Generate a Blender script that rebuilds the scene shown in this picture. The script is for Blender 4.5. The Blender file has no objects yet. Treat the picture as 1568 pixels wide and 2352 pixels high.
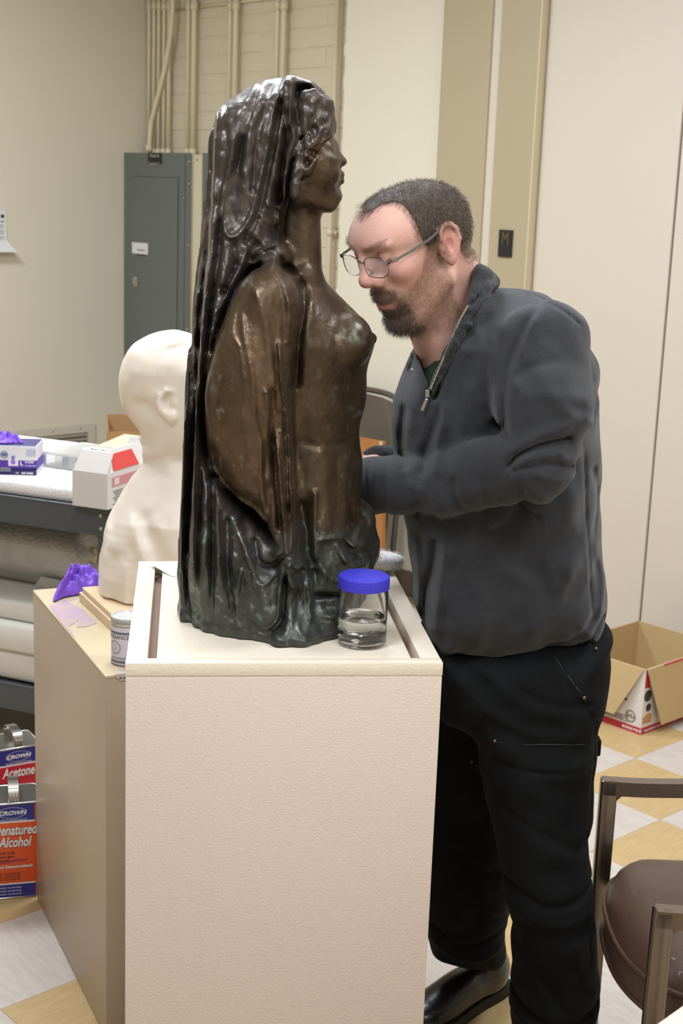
import bpy, bmesh, math, random
import numpy as np
from mathutils import Vector, Matrix, Euler

# ---------------------------------------------------------------- camera
SC = bpy.context.scene
COL = SC.collection
FPX, CX, CY, HCAM = 3218.0, 784.0, 1176.0, 1.62
_n = np.array([-514.0, 14224.0, FPX]); _n /= np.linalg.norm(_n)
_g = np.array([0, 0, 1.0]); _g = _g - _n * (_g @ _n); _g /= np.linalg.norm(_g)
_r = np.cross(_n, _g)
if _r[0] < 0: _r = -_r
CR = np.array([_r, _g, -_n])            # world = CR @ (right, down, forward)
CO = np.array([0, 0, HCAM])
cam_d = bpy.data.cameras.new('camera'); cam = bpy.data.objects.new('camera', cam_d); COL.objects.link(cam)
M = Matrix.Identity(4)
for i in range(3):
    M[i][0] = CR[i, 0]; M[i][1] = -CR[i, 1]; M[i][2] = -CR[i, 2]
M[2][3] = HCAM
cam.matrix_world = M
cam_d.sensor_fit = 'VERTICAL'; cam_d.sensor_height = 36.0; cam_d.lens = FPX / 2352 * 36
cam_d.dof.use_dof = True; cam_d.dof.focus_distance = 2.15; cam_d.dof.aperture_fstop = 11
cam_d.clip_start = 0.05
SC.camera = cam
# ---------------------------------------------------------------- world, exposure
SC.view_settings.view_transform = 'Standard'; SC.view_settings.look = 'None'
SC.view_settings.exposure = -0.16; SC.view_settings.gamma = 1.0
SC.view_settings.use_curve_mapping = False
w = bpy.data.worlds.new('world'); SC.world = w; w.use_nodes = True
w.node_tree.nodes['Background'].inputs[0].default_value = (.97, .98, 1, 1)
w.node_tree.nodes['Background'].inputs[1].default_value = 0.25
# ---------------------------------------------------------------- fluorescent ceiling lamps (x, y, turn, power)
CEIL = 3.0
LAMPS = [(-0.75, 0.95, 0.82, 45), (0.95, 0.2, 0.82, 44), (-0.25, 3.45, 0.82, 52), (1.25, 2.5, 0.82, 38), (-1.9, 4.4, 0.82, 92)]
for lx, ly, rz, pw in LAMPS:
    ld = bpy.data.lights.new('ceiling_lamp_light', 'AREA'); ld.shape = 'RECTANGLE'; ld.size = 1.15; ld.size_y = 0.55
    ld.energy = pw; ld.color = (0.81, 0.88, 1.0)
    lo = bpy.data.objects.new('ceiling_lamp_light', ld); COL.objects.link(lo)
    lo.location = (lx, ly, CEIL - 0.07); lo.rotation_euler = (0, 0, rz)

# ---------------------------------------------------------------- helpers
def ray(px, py): return CR @ np.array([px - CX, py - CY, FPX])
def aty(px, py, Y):
    d = ray(px, py); return CO + d * (Y / d[1])
def atz(px, py, Z):
    d = ray(px, py); return CO + d * ((Z - HCAM) / d[2])
def projw(X, Y, Z):
    dz = Z - HCAM
    a = CR[0, 0] * X + CR[1, 0] * Y + CR[2, 0] * dz
    b = CR[0, 1] * X + CR[1, 1] * Y + CR[2, 1] * dz
    c = CR[0, 2] * X + CR[1, 2] * Y + CR[2, 2] * dz
    return CX + FPX * a / c, CY + FPX * b / c
def mpp(Y, z=1.3): return (Y * CR[1, 2] + (z - HCAM) * CR[2, 2]) / FPX
def V3(a): return Vector((float(a[0]), float(a[1]), float(a[2])))

def srgb(h):
    h = h.lstrip('#'); c = [int(h[i:i + 2], 16) / 255 for i in (0, 2, 4)]
    return tuple(x / 12.92 if x <= .04045 else ((x + .055) / 1.055) ** 2.4 for x in c) + (1,)
MATS = {}
def mat(name, col, rough=.6, metal=0, bump=0, bscale=200, var=0, vscale=6, col2=None, spec=.5, coat=0, trans=0, ior=1.45, emit=0, attr=None, sheen=0, sss=0, stretch=None):
    if name in MATS: return MATS[name]
    m = bpy.data.materials.new(name); m.use_nodes = True; nt = m.node_tree; N = nt.nodes; L = nt.links
    b = N['Principled BSDF']; c = srgb(col) if isinstance(col, str) else col
    b.inputs['Base Color'].default_value = c; b.inputs['Roughness'].default_value = rough; b.inputs['Metallic'].default_value = metal
    b.inputs['Specular IOR Level'].default_value = spec; b.inputs['Coat Weight'].default_value = coat
    b.inputs['Transmission Weight'].default_value = trans; b.inputs['IOR'].default_value = ior
    if sheen: b.inputs['Sheen Weight'].default_value = sheen; b.inputs['Sheen Roughness'].default_value = .5
    if sss: b.inputs['Subsurface Weight'].default_value = sss; b.inputs['Subsurface Radius'].default_value = (.01, .004, .002); b.inputs['Subsurface Scale'].default_value = 1
    if emit: b.inputs['Emission Color'].default_value = c; b.inputs['Emission Strength'].default_value = emit
    tc = N.new('ShaderNodeTexCoord'); src = tc.outputs['Object']
    if stretch:
        mp = N.new('ShaderNodeMapping'); mp.inputs['Scale'].default_value = stretch; L.new(src, mp.inputs[0]); src = mp.outputs[0]
    if attr:
        at = N.new('ShaderNodeAttribute'); at.attribute_name = attr; base = at.outputs['Color']; L.new(base, b.inputs['Base Color'])
    else: base = None
    if var or col2:
        nz = N.new('ShaderNodeTexNoise'); nz.inputs['Scale'].default_value = vscale; nz.inputs['Detail'].default_value = 6; L.new(src, nz.inputs['Vector'])
        mx = N.new('ShaderNodeMix'); mx.data_type = 'RGBA'
        if col2:
            mx.inputs[6].default_value = c; mx.inputs[7].default_value = srgb(col2)
            if base: L.new(base, mx.inputs[6])
            rp = N.new('ShaderNodeMapRange'); rp.inputs[1].default_value = .5 - .16; rp.inputs[2].default_value = .5 + .16
            L.new(nz.outputs[0], rp.inputs[0]); rp.inputs[4].default_value = var if var else 1; L.new(rp.outputs[0], mx.inputs[0])
        else:
            hs = N.new('ShaderNodeHueSaturation'); mr = N.new('ShaderNodeMapRange'); mr.inputs[1].default_value = .3; mr.inputs[2].default_value = .7
            mr.inputs[3].default_value = 1 - var; mr.inputs[4].default_value = 1 + var
            L.new(nz.outputs[0], mr.inputs[0]); L.new(mr.outputs[0], hs.inputs['Value']); hs.inputs['Color'].default_value = c
            if base: L.new(base, hs.inputs['Color'])
            mx.inputs[0].default_value = 0; L.new(hs.outputs[0], mx.inputs[6])
        L.new(mx.outputs[2], b.inputs['Base Color'])
    if bump:
        n2 = N.new('ShaderNodeTexNoise'); n2.inputs['Scale'].default_value = bscale; n2.inputs['Detail'].default_value = 4; L.new(src, n2.inputs['Vector'])
        bp = N.new('ShaderNodeBump'); bp.inputs['Strength'].default_value = min(1, bump); bp.inputs['Distance'].default_value = .002 * max(1, bump)
        L.new(n2.outputs[0], bp.inputs['Height']); L.new(bp.outputs[0], b.inputs['Normal'])
    MATS[name] = m; return m

def link(o, parent=None):
    COL.objects.link(o)
    if parent is not None: o.parent = parent
    return o
def tag(o, label, cat, group=None, kind=None):
    o['label'] = label; o['category'] = cat
    if group: o['group'] = group
    if kind: o['kind'] = kind
    return o
def thing(name, label, cat, loc=(0, 0, 0), rz=0, group=None):
    o = bpy.data.objects.new(name, None); o.empty_display_size = .05; COL.objects.link(o)
    o.location = loc; o.rotation_euler = (0, 0, rz); return tag(o, label, cat, group)
def struct(o): o['kind'] = 'structure'; return o

class MB:
    """collects shapes and links them as ONE mesh object"""
    def __init__(s): s.v = []; s.f = []
    def add(s, vs, fs):
        k = len(s.v); s.v += [tuple(map(float, v)) for v in vs]; s.f += [tuple(i + k for i in f) for f in fs]; return s
    def box(s, c, size, rot=None, ch=0):
        hx, hy, hz = size[0] / 2, size[1] / 2, size[2] / 2; R = rot if rot is not None else Matrix.Identity(3); c = Vector(c)
        if ch <= 0:
            vs = [(x, y, z) for x in (-hx, hx) for y in (-hy, hy) for z in (-hz, hz)]
            fs = [(0, 1, 3, 2), (4, 6, 7, 5), (0, 4, 5, 1), (2, 3, 7, 6), (0, 2, 6, 4), (1, 5, 7, 3)]
            return s.add([c + R @ Vector(v) for v in vs], fs)
        bm = bmesh.new(); bmesh.ops.create_cube(bm, size=1)
        for v in bm.verts: v.co = Vector((v.co.x * size[0], v.co.y * size[1], v.co.z * size[2]))
        bmesh.ops.bevel(bm, geom=bm.edges[:], offset=ch, segments=2, affect='EDGES', profile=.5)
        bm.verts.index_update(); vs = [c + R @ v.co for v in bm.verts]; fs = [[v.index for v in f.verts] for f in bm.faces]; bm.free()
        return s.add(vs, fs)
    def ribbon(s, pts, wv, nth):
        P = [Vector(p) for p in pts]; w = Vector(wv); n = len(P); vs = []; fs = []
        for i, p in enumerate(P):
            t = (P[min(i + 1, n - 1)] - P[max(i - 1, 0)]).normalized(); m = t.cross(w).normalized() * nth; vs += [p - w, p + w, p + w + m, p - w + m]
        for i in range(n - 1):
            for k in range(4): l = (k + 1) % 4; fs.append((i * 4 + k, i * 4 + l, i * 4 + 4 + l, i * 4 + 4 + k))
        return s.add(vs, fs + [(0, 1, 2, 3), (n * 4 - 4, n * 4 - 3, n * 4 - 2, n * 4 - 1)])
    def quad(s, a, b, c, d): return s.add([a, b, c, d], [(0, 1, 2, 3)])
    def slab(s, pts, n, t):
        """polygon pts extruded by t along n (both sides drawn)"""
        n = Vector(n).normalized() * t; a = [Vector(p) for p in pts]; b = [p + n for p in a]; k = len(a)
        fs = [tuple(range(k))[::-1], tuple(range(k, 2 * k))] + [(i, (i + 1) % k, (i + 1) % k + k, i + k) for i in range(k)]
        return s.add(a + b, fs)
    def lathe(s, prof, c=(0, 0, 0), seg=32, rot=None):
        c = Vector(c); vs = []; fs = []; R = rot if rot is not None else Matrix.Identity(3)
        for r, z in prof:
            for i in range(seg):
                a = 2 * math.pi * i / seg; vs.append(c + R @ Vector((r * math.cos(a), r * math.sin(a), z)))
        for j in range(len(prof) - 1):
            for i in range(seg):
                k = (i + 1) % seg; fs.append((j * seg + i, j * seg + k, (j + 1) * seg + k, (j + 1) * seg + i))
        return s.add(vs, fs)
    def tube(s, pts, r, seg=8, closed=False, flat=1.0, up=None):
        P = [Vector(p) for p in pts]; n = len(P); rs = r if hasattr(r, '__len__') else [r] * n; vs = []; fs = []
        prev = None
        for i, p in enumerate(P):
            if closed: t = P[(i + 1) % n] - P[i - 1]
            else: t = P[min(i + 1, n - 1)] - P[max(i - 1, 0)]
            t.normalize()
            if up is not None: u = Vector(up)
            elif prev is None: u = Vector((0, 0, 1)) if abs(t.z) < .9 else Vector((1, 0, 0))
            else: u = prev
            a = t.cross(u).normalized(); b = a.cross(t).normalized(); prev = b
            for k in range(seg):
                q = 2 * math.pi * (k + .5) / seg; vs.append(p + a * (rs[i] * math.cos(q)) + b * (rs[i] * flat * math.sin(q)))
        for i in range(n if closed else n - 1):
            j = (i + 1) % n
            for k in range(seg):
                l = (k + 1) % seg; fs.append((i * seg + k, i * seg + l, j * seg + l, j * seg + k))
        if not closed: fs += [tuple(range(seg))[::-1], tuple((n - 1) * seg + k for k in range(seg))]
        return s.add(vs, fs)
    def obj(s, name, m, parent=None, smooth=False, loc=None):
        me = bpy.data.meshes.new(name); me.from_pydata(s.v, [], s.f); me.update()
        bm = bmesh.new(); bm.from_mesh(me); bmesh.ops.recalc_face_normals(bm, faces=bm.faces[:]); bm.to_mesh(me); bm.free()
        if m: me.materials.append(m)
        o = bpy.data.objects.new(name, me); link(o, parent)
        if loc is not None: o.location = loc
        if smooth:
            me.polygons.foreach_set('use_smooth', [True] * len(me.polygons))
            if smooth != True:
                bm = bmesh.new(); bm.from_mesh(me)
                for e in bm.edges:
                    if len(e.link_faces) == 2 and e.calc_face_angle(0) > smooth: e.smooth = False
                bm.to_mesh(me); bm.free()
        return o
def Rz(a): return Matrix.Rotation(a, 3, 'Z')
def Ry(a): return Matrix.Rotation(a, 3, 'Y')
def Rx(a): return Matrix.Rotation(a, 3, 'X')
def text(name, s, size, m, parent, loc, rot, shear=0, bold=0, align='LEFT', ext=.0004, sx=1):
    cu = bpy.data.curves.new(name, 'FONT'); cu.body = s; cu.size = size; cu.shear = shear; cu.offset = bold; cu.align_x = align; cu.extrude = ext
    cu.resolution_u = 3
    t = bpy.data.objects.new('tmp', cu); COL.objects.link(t); dg = bpy.context.evaluated_depsgraph_get()
    me = bpy.data.meshes.new_from_object(t.evaluated_get(dg)); bpy.data.objects.remove(t)
    if sx != 1:
        for v in me.vertices: v.co.x *= sx
    me.materials.clear(); me.materials.append(m); o = bpy.data.objects.new(name, me); link(o, parent)
    o.location = loc; o.rotation_euler = rot; return o

# ---------------------------------------------------------------- signed-distance sculpting
def catmull(pts, n=6, closed=False):
    P = np.array(pts, float); k = len(P); out = []
    rng = range(k) if closed else range(k - 1)
    for i in rng:
        p0 = P[i - 1] if (closed or i > 0) else P[0]; p1 = P[i]; p2 = P[(i + 1) % k]; p3 = P[(i + 2) % k] if (closed or i + 2 < k) else P[-1]
        for t in np.arange(n) / n:
            out.append(.5 * ((2 * p1) + (-p0 + p2) * t + (2 * p0 - 5 * p1 + 4 * p2 - p3) * t * t + (-p0 + 3 * p1 - 3 * p2 + p3) * t ** 3))
    if not closed: out.append(P[-1])
    return np.array(out)
def segdist(U, W, A, B):
    ab = B - A; l = ab @ ab + 1e-9; t = np.clip(((U - A[0]) * ab[0] + (W - A[1]) * ab[1]) / l, 0, 1)
    return (U - A[0] - t * ab[0]) ** 2 + (W - A[1] - t * ab[1]) ** 2
def polysd(U, W, poly):
    P = np.array(poly, float); d = np.full(U.shape, 1e12); ins = np.zeros(U.shape, bool)
    for i in range(len(P)):
        A = P[i - 1]; B = P[i]; d = np.minimum(d, segdist(U, W, A, B))
        if A[1] != B[1]:
            c = ((A[1] > W) != (B[1] > W)) & (U < (B[0] - A[0]) * (W - A[1]) / (B[1] - A[1]) + A[0]); ins ^= c
    d = np.sqrt(d); return np.where(ins, d, -d)
def linedist(U, W, pts):
    P = catmull(pts, 4); d = np.full(U.shape, 1e12)
    for i in range(len(P) - 1): d = np.minimum(d, segdist(U, W, P[i], P[i + 1]))
    return np.sqrt(d)
def noise2(U, W, su, sw, seed):
    rs = np.random.RandomState(seed); G = rs.rand(64, 64) - .5
    a = U / su; b = W / sw; i = np.floor(a).astype(int); j = np.floor(b).astype(int); f = a - i; g = b - j
    f = f * f * (3 - 2 * f); g = g * g * (3 - 2 * g)
    q = lambda x, y: G[x % 64, y % 64]
    return 2 * ((q(i, j) * (1 - f) + q(i + 1, j) * f) * (1 - g) + (q(i, j + 1) * (1 - f) + q(i + 1, j + 1) * f) * g)
def smin(a, b, k):
    if k <= 0: return np.minimum(a, b)
    h = np.clip(.5 + .5 * (b - a) / k, 0, 1); return b * (1 - h) + a * h - k * h * (1 - h)
def smax(a, b, k): return -smin(-a, -b, k)

class Vol:
    def __init__(s, lo, hi, h, Yb=None):
        s.lo = np.array(lo, np.float32); s.h = h; s.n = np.ceil((np.array(hi) - lo) / h).astype(int) + 1
        s.x = (s.lo[0] + h * np.arange(s.n[0])).astype(np.float32); s.y = (s.lo[1] + h * np.arange(s.n[1])).astype(np.float32); s.z = (s.lo[2] + h * np.arange(s.n[2])).astype(np.float32)
        s.X = s.x[:, None, None]; s.Y = s.y[None, :, None]; s.Z = s.z[None, None, :]
        s.F = np.full(tuple(s.n), .05, np.float32); s.Yb = Yb
        if Yb: s.plane(Yb)
    def plane(s, Yb):
        s.Yb = Yb; s.U, s.W = projw(s.x[:, None], Yb, s.z[None, :]); s.mp = mpp(Yb, float(s.z.mean()))
    def sl(s, lo, hi):
        a = np.clip(np.floor((np.array(lo) - s.lo) / s.h).astype(int), 0, s.n - 1); b = np.clip(np.ceil((np.array(hi) - s.lo) / s.h).astype(int) + 1, 1, s.n)
        b = np.maximum(b, a + 1)
        return tuple(slice(a[i], b[i]) for i in range(3))
    def put(s, fn, lo, hi, k, op='add', pad=None):
        pad = pad if pad is not None else k + .012
        q = s.sl(np.array(lo) - pad, np.array(hi) + pad)
        D = fn(s.X[q[0]], s.Y[:, q[1]], s.Z[:, :, q[2]])
        s.F[q] = smin(s.F[q], D, k) if op == 'add' else smax(s.F[q], -D, k)
        return s
    def ell(s, c, r, k=.01, op='add', R=None, pad=None):
        c = np.array(c, float); r = np.array(r, float); m = min(r); mr = max(r)
        def fn(X, Y, Z):
            X, Y, Z = X - c[0], Y - c[1], Z - c[2]
            if R is not None:
                q = np.array(R).T; X, Y, Z = q[0, 0] * X + q[0, 1] * Y + q[0, 2] * Z, q[1, 0] * X + q[1, 1] * Y + q[1, 2] * Z, q[2, 0] * X + q[2, 1] * Y + q[2, 2] * Z
            k0 = np.sqrt((X / r[0]) ** 2 + (Y / r[1]) ** 2 + (Z / r[2]) ** 2); k1 = np.sqrt((X / r[0] ** 2) ** 2 + (Y / r[1] ** 2) ** 2 + (Z / r[2] ** 2) ** 2)
            return (k0 * (k0 - 1) / (k1 + 1e-6)).astype(np.float32)
        ext = np.array([mr] * 3) if R is not None else r
        return s.put(fn, c - ext, c + ext, k, op, pad)
    def cap(s, a, b, ra, rb, k=.01, op='add', pad=None):
        a = np.array(a, float); b = np.array(b, float); ab = b - a; l = ab @ ab + 1e-12
        def fn(X, Y, Z):
            t = np.clip(((X - a[0]) * ab[0] + (Y - a[1]) * ab[1] + (Z - a[2]) * ab[2]) / l, 0, 1)
            return (np.sqrt((X - a[0] - t * ab[0]) ** 2 + (Y - a[1] - t * ab[1]) ** 2 + (Z - a[2] - t * ab[2]) ** 2) - (ra + (rb - ra) * t)).astype(np.float32)
        m = max(ra, rb)
        return s.put(fn, np.minimum(a, b) - m, np.maximum(a, b) + m, k, op, pad)
    def chain(s, pts, rs, k=.01, kk=.004, op='add'):
        for i in range(len(pts) - 1): s.cap(pts[i], pts[i + 1], rs[i], rs[i + 1], k if i == 0 else max(kk, k), op)
        return s
    def infl(s, poly, yc, H, R, k=.01, smooth=True, op='add', d2=None):
        """body with an outline and a rounded thickness: yc and H may vary over the outline"""
        P = catmull(poly, 5, True) if smooth else poly
        sd = polysd(s.U, s.W, P) * s.mp
        if d2 is not None: sd = sd + d2
        e = np.maximum(R - sd, 0)[:, None, :]
        yc = yc[:, None, :] if hasattr(yc, 'shape') else yc; H = H[:, None, :] if hasattr(H, 'shape') else H
        D = (np.sqrt(((s.Y - yc) * (R / H)) ** 2 + e ** 2) - R).astype(np.float32)
        s.F = smin(s.F, D, k) if op == 'add' else smax(s.F, -D, k); return D
    def disp(s, d2, sel=None):
        t = d2[:, None, :].astype(np.float32)
        s.F -= t if sel is None else t * sel
    def mesh(s, name, m, parent=None, colfn=None, relax=1, keep=None):
        F = s.F; S = F < 0; h = s.h
        # never touch the border
        S[0] = S[-1] = False; S[:, 0] = S[:, -1] = False; S[:, :, 0] = S[:, :, -1] = False
        c = [S[i:S.shape[0] - 1 + i, j:S.shape[1] - 1 + j, k:S.shape[2] - 1 + k] for i in (0, 1) for j in (0, 1) for k in (0, 1)]
        cnt = sum(a.astype(np.int8) for a in c); act = (cnt > 0) & (cnt < 8); idx = np.argwhere(act)
        vid = np.full(act.shape, -1, np.int32); vid[act] = np.arange(len(idx))
        pos = np.zeros((len(idx), 3)); w = np.zeros(len(idx)); off = np.array([(i, j, k) for i in (0, 1) for j in (0, 1) for k in (0, 1)])
        vals = np.array([F[idx[:, 0] + o[0], idx[:, 1] + o[1], idx[:, 2] + o[2]] for o in off]).T
        sg = np.array([S[idx[:, 0] + o[0], idx[:, 1] + o[1], idx[:, 2] + o[2]] for o in off]).T
        for a in range(8):
            for ax in range(3):
                if off[a][ax] == 0:
                    b = a + (4, 2, 1)[ax]; mk = sg[:, a] != sg[:, b]; va = vals[mk, a]; vb = vals[mk, b]; t = np.clip(va / (va - vb + 1e-12), 0, 1)
                    p = np.tile(off[a].astype(float), (mk.sum(), 1)); p[:, ax] += t; pos[mk] += p; w[mk] += 1
        pos = idx + pos / w[:, None]; faces = []
        for ax in range(3):
            u, v = [(1, 2), (2, 0), (0, 1)][ax]
            A = [slice(None)] * 3; B = [slice(None)] * 3; A[ax] = slice(0, -1); B[ax] = slice(1, None)
            d = S[tuple(A)].astype(np.int8) - S[tuple(B)].astype(np.int8); e = np.argwhere(d != 0); sgn = d[tuple(e.T)]
            ok = (e[:, u] > 0) & (e[:, v] > 0) & (e[:, u] < act.shape[u]) & (e[:, v] < act.shape[v]); e = e[ok]; sgn = sgn[ok]
            def g(du, dv):
                q = e.copy(); q[:, u] -= du; q[:, v] -= dv; return vid[tuple(q.T)]
            f = np.stack([g(0, 0), g(1, 0), g(1, 1), g(0, 1)], 1); f[sgn < 0] = f[sgn < 0][:, ::-1]; faces.append(f)
        fc = np.concatenate(faces); P = s.lo + pos * h
        for _ in range(relax):
            acc = np.zeros_like(P); n = np.zeros(len(P))
            for a, b in ((0, 1), (1, 2), (2, 3), (3, 0)):
                for q, r in ((a, b), (b, a)):
                    for ax in range(3): acc[:, ax] += np.bincount(fc[:, q], P[fc[:, r], ax], len(P))
                    n += np.bincount(fc[:, q], minlength=len(P))
            P = P * .5 + .5 * acc / np.maximum(n, 1)[:, None]
        if keep is not None:
            ok = keep(P); fok = ok[fc].all(1); fc = fc[fok]; used = np.zeros(len(P), bool); used[fc.ravel()] = True
            mp_ = np.cumsum(used) - 1; P = P[used]; fc = mp_[fc]
        me = bpy.data.meshes.new(name); nv, nf = len(P), len(fc)
        me.vertices.add(nv); me.vertices.foreach_set('co', P.astype(np.float32).ravel()); me.loops.add(nf * 4); me.loops.foreach_set('vertex_index', fc.astype(np.int32).ravel())
        me.polygons.add(nf); me.polygons.foreach_set('loop_start', np.arange(nf, dtype=np.int32) * 4); me.polygons.foreach_set('use_smooth', np.ones(nf, bool))
        me.update(); me.validate(); me.materials.append(m)
        if colfn is not None:
            c = colfn(P); ca = me.color_attributes.new('tint', 'FLOAT_COLOR', 'POINT'); ca.data.foreach_set('color', np.concatenate([c, np.ones((nv, 1))], 1).astype(np.float32).ravel())
        o = bpy.data.objects.new(name, me); link(o, parent); return o
def lerp2(W, ys, vs): return np.interp(W, ys, vs)
def folds(U, W, lst):
    d = np.zeros(U.shape)
    for pts, amp, wd in lst: d += amp * np.exp(-(linedist(U, W, pts) / wd) ** 2)
    return d
# ================================================================ ROOM
def azv(a): return Vector((math.sin(math.radians(a)), math.cos(math.radians(a)), 0))
T = azv(137.4); Lw = azv(47.4); Nn = -Lw                      # along the back wall, along the left wall, off the back wall
F0 = Vector((1.08, 4.7706, 0))
def hit(px, py, P, n):
    d = V3(ray(px, py)); c = V3(CO); return c + d * ((P - c).dot(n) / d.dot(n))
def wall_hit(px, py, d=0.0): return hit(px, py, F0 + Nn * d, Nn)
Q0 = wall_hit(286, 350, -.07)
O = Q0 - Nn * (-.07); O.z = 0; O = F0 + T * ((O - F0).dot(T))   # left wall meets the plane d = 0
def WP(s, d, z): return O + T * s + Nn * d + Vector((0, 0, z))
def sof(px, py, d=0.0): return (wall_hit(px, py, d) - O).dot(T)
RW = Matrix((T, Lw, Vector((0, 0, 1)))).transposed()            # local x along back wall, y away from camera, z up
RL = Matrix((Lw, -T, Vector((0, 0, 1)))).transposed()           # local x along left wall (away), y into wall
m_wall = mat('cream_paint', '#d8cfba', .55, bump=.25, bscale=90, var=.015, vscale=2)
m_brickp = mat('painted_brick', '#d5cab0', .45, bump=.5, bscale=60, var=.02, vscale=9)
m_flat = mat('pale_paint', '#dcd4bf', .55, bump=.2, bscale=120)
m_part = mat('partition_vinyl', '#cdc2b1', .5, bump=.2, bscale=300)
m_beige = mat('beige_paint', '#ab9e7f', .45, bump=.1)
m_ceil = mat('ceiling_tile', '#e4e0d4', .8)
m_dark = mat('black_gap', '#181512', .7)
SE, DE = 7.2, 8.0
def wallbox(name, s0, s1, d0, d1, z0, z1, m):
    b = MB(); b.box(WP((s0 + s1) / 2, (d0 + d1) / 2, (z0 + z1) / 2), (s1 - s0, d1 - d0, z1 - z0), RW); return struct(b.obj(name, m))
DB = -.22
sA = sof(787, 300, -.02); sB = sof(1011, 200, .03); sC1 = sof(1122, 200, .03); sC2 = sof(1143, 200, .03); sD = sof(1233, 200, .03); sJ = sof(1517, 860, 0)
wb = wallbox('wall_back', -.1, sA + .02, DB - .14, DB - .0035, 0, CEIL, m_brickp)
# painted block courses
cw, chh, jt = .30, .0865, .006
rs = random.Random(4); bme = []
for k in range(3):
    b = MB(); b.box((0, 0, 0), (cw - jt, .02, chh - jt), ch=.003); o_ = b.obj('brick', m_brickp); bme.append(o_.data); bpy.data.objects.remove(o_)
row = 0; z = 0
while z + chh < CEIL:
    off = (.5 if row % 2 else 0) * cw; s_ = -off
    while s_ < sA + .02:
        a0 = max(s_, 0.0); a1 = min(s_ + cw, sA + .02)
        if a1 - a0 > .03:
            o_ = bpy.data.objects.new('brick', rs.choice(bme)); link(o_, wb); o_.location = WP((a0 + a1) / 2, DB - .01 + rs.uniform(-.0012, .0012), z + chh / 2); o_.rotation_euler = RW.to_euler(); o_.scale = ((a1 - a0 - jt) / (cw - jt), 1, 1)
        s_ += cw
    z += chh; row += 1
wm = wallbox('wall_middle', sA, sB + .03, DB - .14, -.02, 0, CEIL, m_flat)
b = MB()                                                        # ragged mortar down its free edge
rr = random.Random(2)
for i in range(60):
    zz = i * .05 + rr.uniform(0, .03); b.box(WP(sA - .004 - rr.random() * .004, -.035 - rr.random() * .03, zz), (.014, .02 + rr.random() * .03, .03 + rr.random() * .04), RW, ch=.003)
o_ = b.obj('mortar_bead', m_flat, wm, True); o_['kind'] = 'stuff'
wallbox('trim_1', sB, sC1, -.06, .03, 0, CEIL, m_beige)
wallbox('trim_2', sC1, sC2, -.06, .022, 0, CEIL, m_part)
wallbox('trim_3', sC2, sD, -.06, .03, 0, CEIL, m_beige)
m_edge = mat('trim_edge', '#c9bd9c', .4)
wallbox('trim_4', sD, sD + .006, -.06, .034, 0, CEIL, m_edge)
wr = wallbox('wall_right', sD, SE, -.25, -.06, 0, CEIL, m_dark)
pe = [sD + .012, sJ - .004]; 
while pe[-1] < SE - .2: pe.append(pe[-1] + 1.22)
for i in range(len(pe) - 1):
    b = MB(); a0, a1 = pe[i] + (.008 if i else 0), min(pe[i + 1], SE) - .001
    b.box(WP((a0 + a1) / 2, -.03, CEIL / 2 + .01), (a1 - a0, .06, CEIL - .03), RW, ch=.003); b.obj('panel', m_part, wr)
b = MB(); b.box(WP(-.1, (DE + DB) / 2, CEIL / 2), (.2, DE - DB + .4, CEIL), RW); struct(b.obj('wall_left', m_wall))
wallbox('wall_front', -.1, SE, DE, DE + .2, 0, CEIL, m_wall)
wallbox('wall_side', SE, SE + .2, DB - .2, DE + .2, 0, CEIL, m_wall)
wallbox('ceiling', -.2, SE + .2, DB - .2, DE + .2, CEIL, CEIL + .1, m_ceil)
# ---- floor tiles
fl = wallbox('floor', -.2, SE + .2, DB - .2, DE + .2, -.06, -.004, mat('floor_bed', '#7d6f58', .8))
m_t1 = mat('grey_tile', '#c6beb5', .32, col2='#b1a59b', var=.55, vscale=14, stretch=(1, 5, 1), bump=.1)
m_t2 = mat('tan_tile', '#c0a677', .32, col2='#ab8f60', var=.55, vscale=14, stretch=(5, 1, 1), bump=.1)
TS = .3025; tm = []
for mm in (m_t1, m_t2):
    b = MB(); b.box((0, 0, 0), (TS - .0008, TS - .0008, .006), ch=.0007); o_ = b.obj('tile', mm); tm.append(o_.data); bpy.data.objects.remove(o_)
P0 = Vector((.910, 3.955, 0)); far = MB(); far2 = MB()
for i in range(-22, 14):
    for j in range(-20, 20):
        c = P0 + Lw * ((i + .5) * TS) + T * ((j + .5) * TS)
        sd = (c - O).dot(T), (c - O).dot(Nn)
        if not (TS * .4 < sd[0] < SE - .05 and -.05 < sd[1] < DE): continue
        par = (i + j) % 2
        if -1.75 < c.x < 2.0 and 1.4 < c.y < 5.6:
            o_ = bpy.data.objects.new('tile', tm[par]); link(o_, fl); o_.location = c + Vector((0, 0, -.003)); o_.rotation_euler = (0, 0, RW.to_euler().z + (math.pi if (i * 7 + j * 3) % 3 == 0 else 0))
        else: (far if par == 0 else far2).box(c + Vector((0, 0, -.003)), (TS - .0008, TS - .0008, .006), RW)
for b_, mm in ((far, m_t1), (far2, m_t2)):
    o_ = b_.obj('outer_tiles', mm, fl); o_['kind'] = 'stuff'
m_base = mat('baseboard_vinyl', '#6d5f4c', .5)
b = MB(); b.box(WP(.006, (DE + DB) / 2, .05), (.012, DE - DB, .1), RW); struct(b.obj('baseboard_left', m_base))
b = MB(); b.box(WP((sA + sB) / 2, -.014, .05), (sB - sA, .012, .1), RW); struct(b.obj('baseboard_back', m_base))
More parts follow.
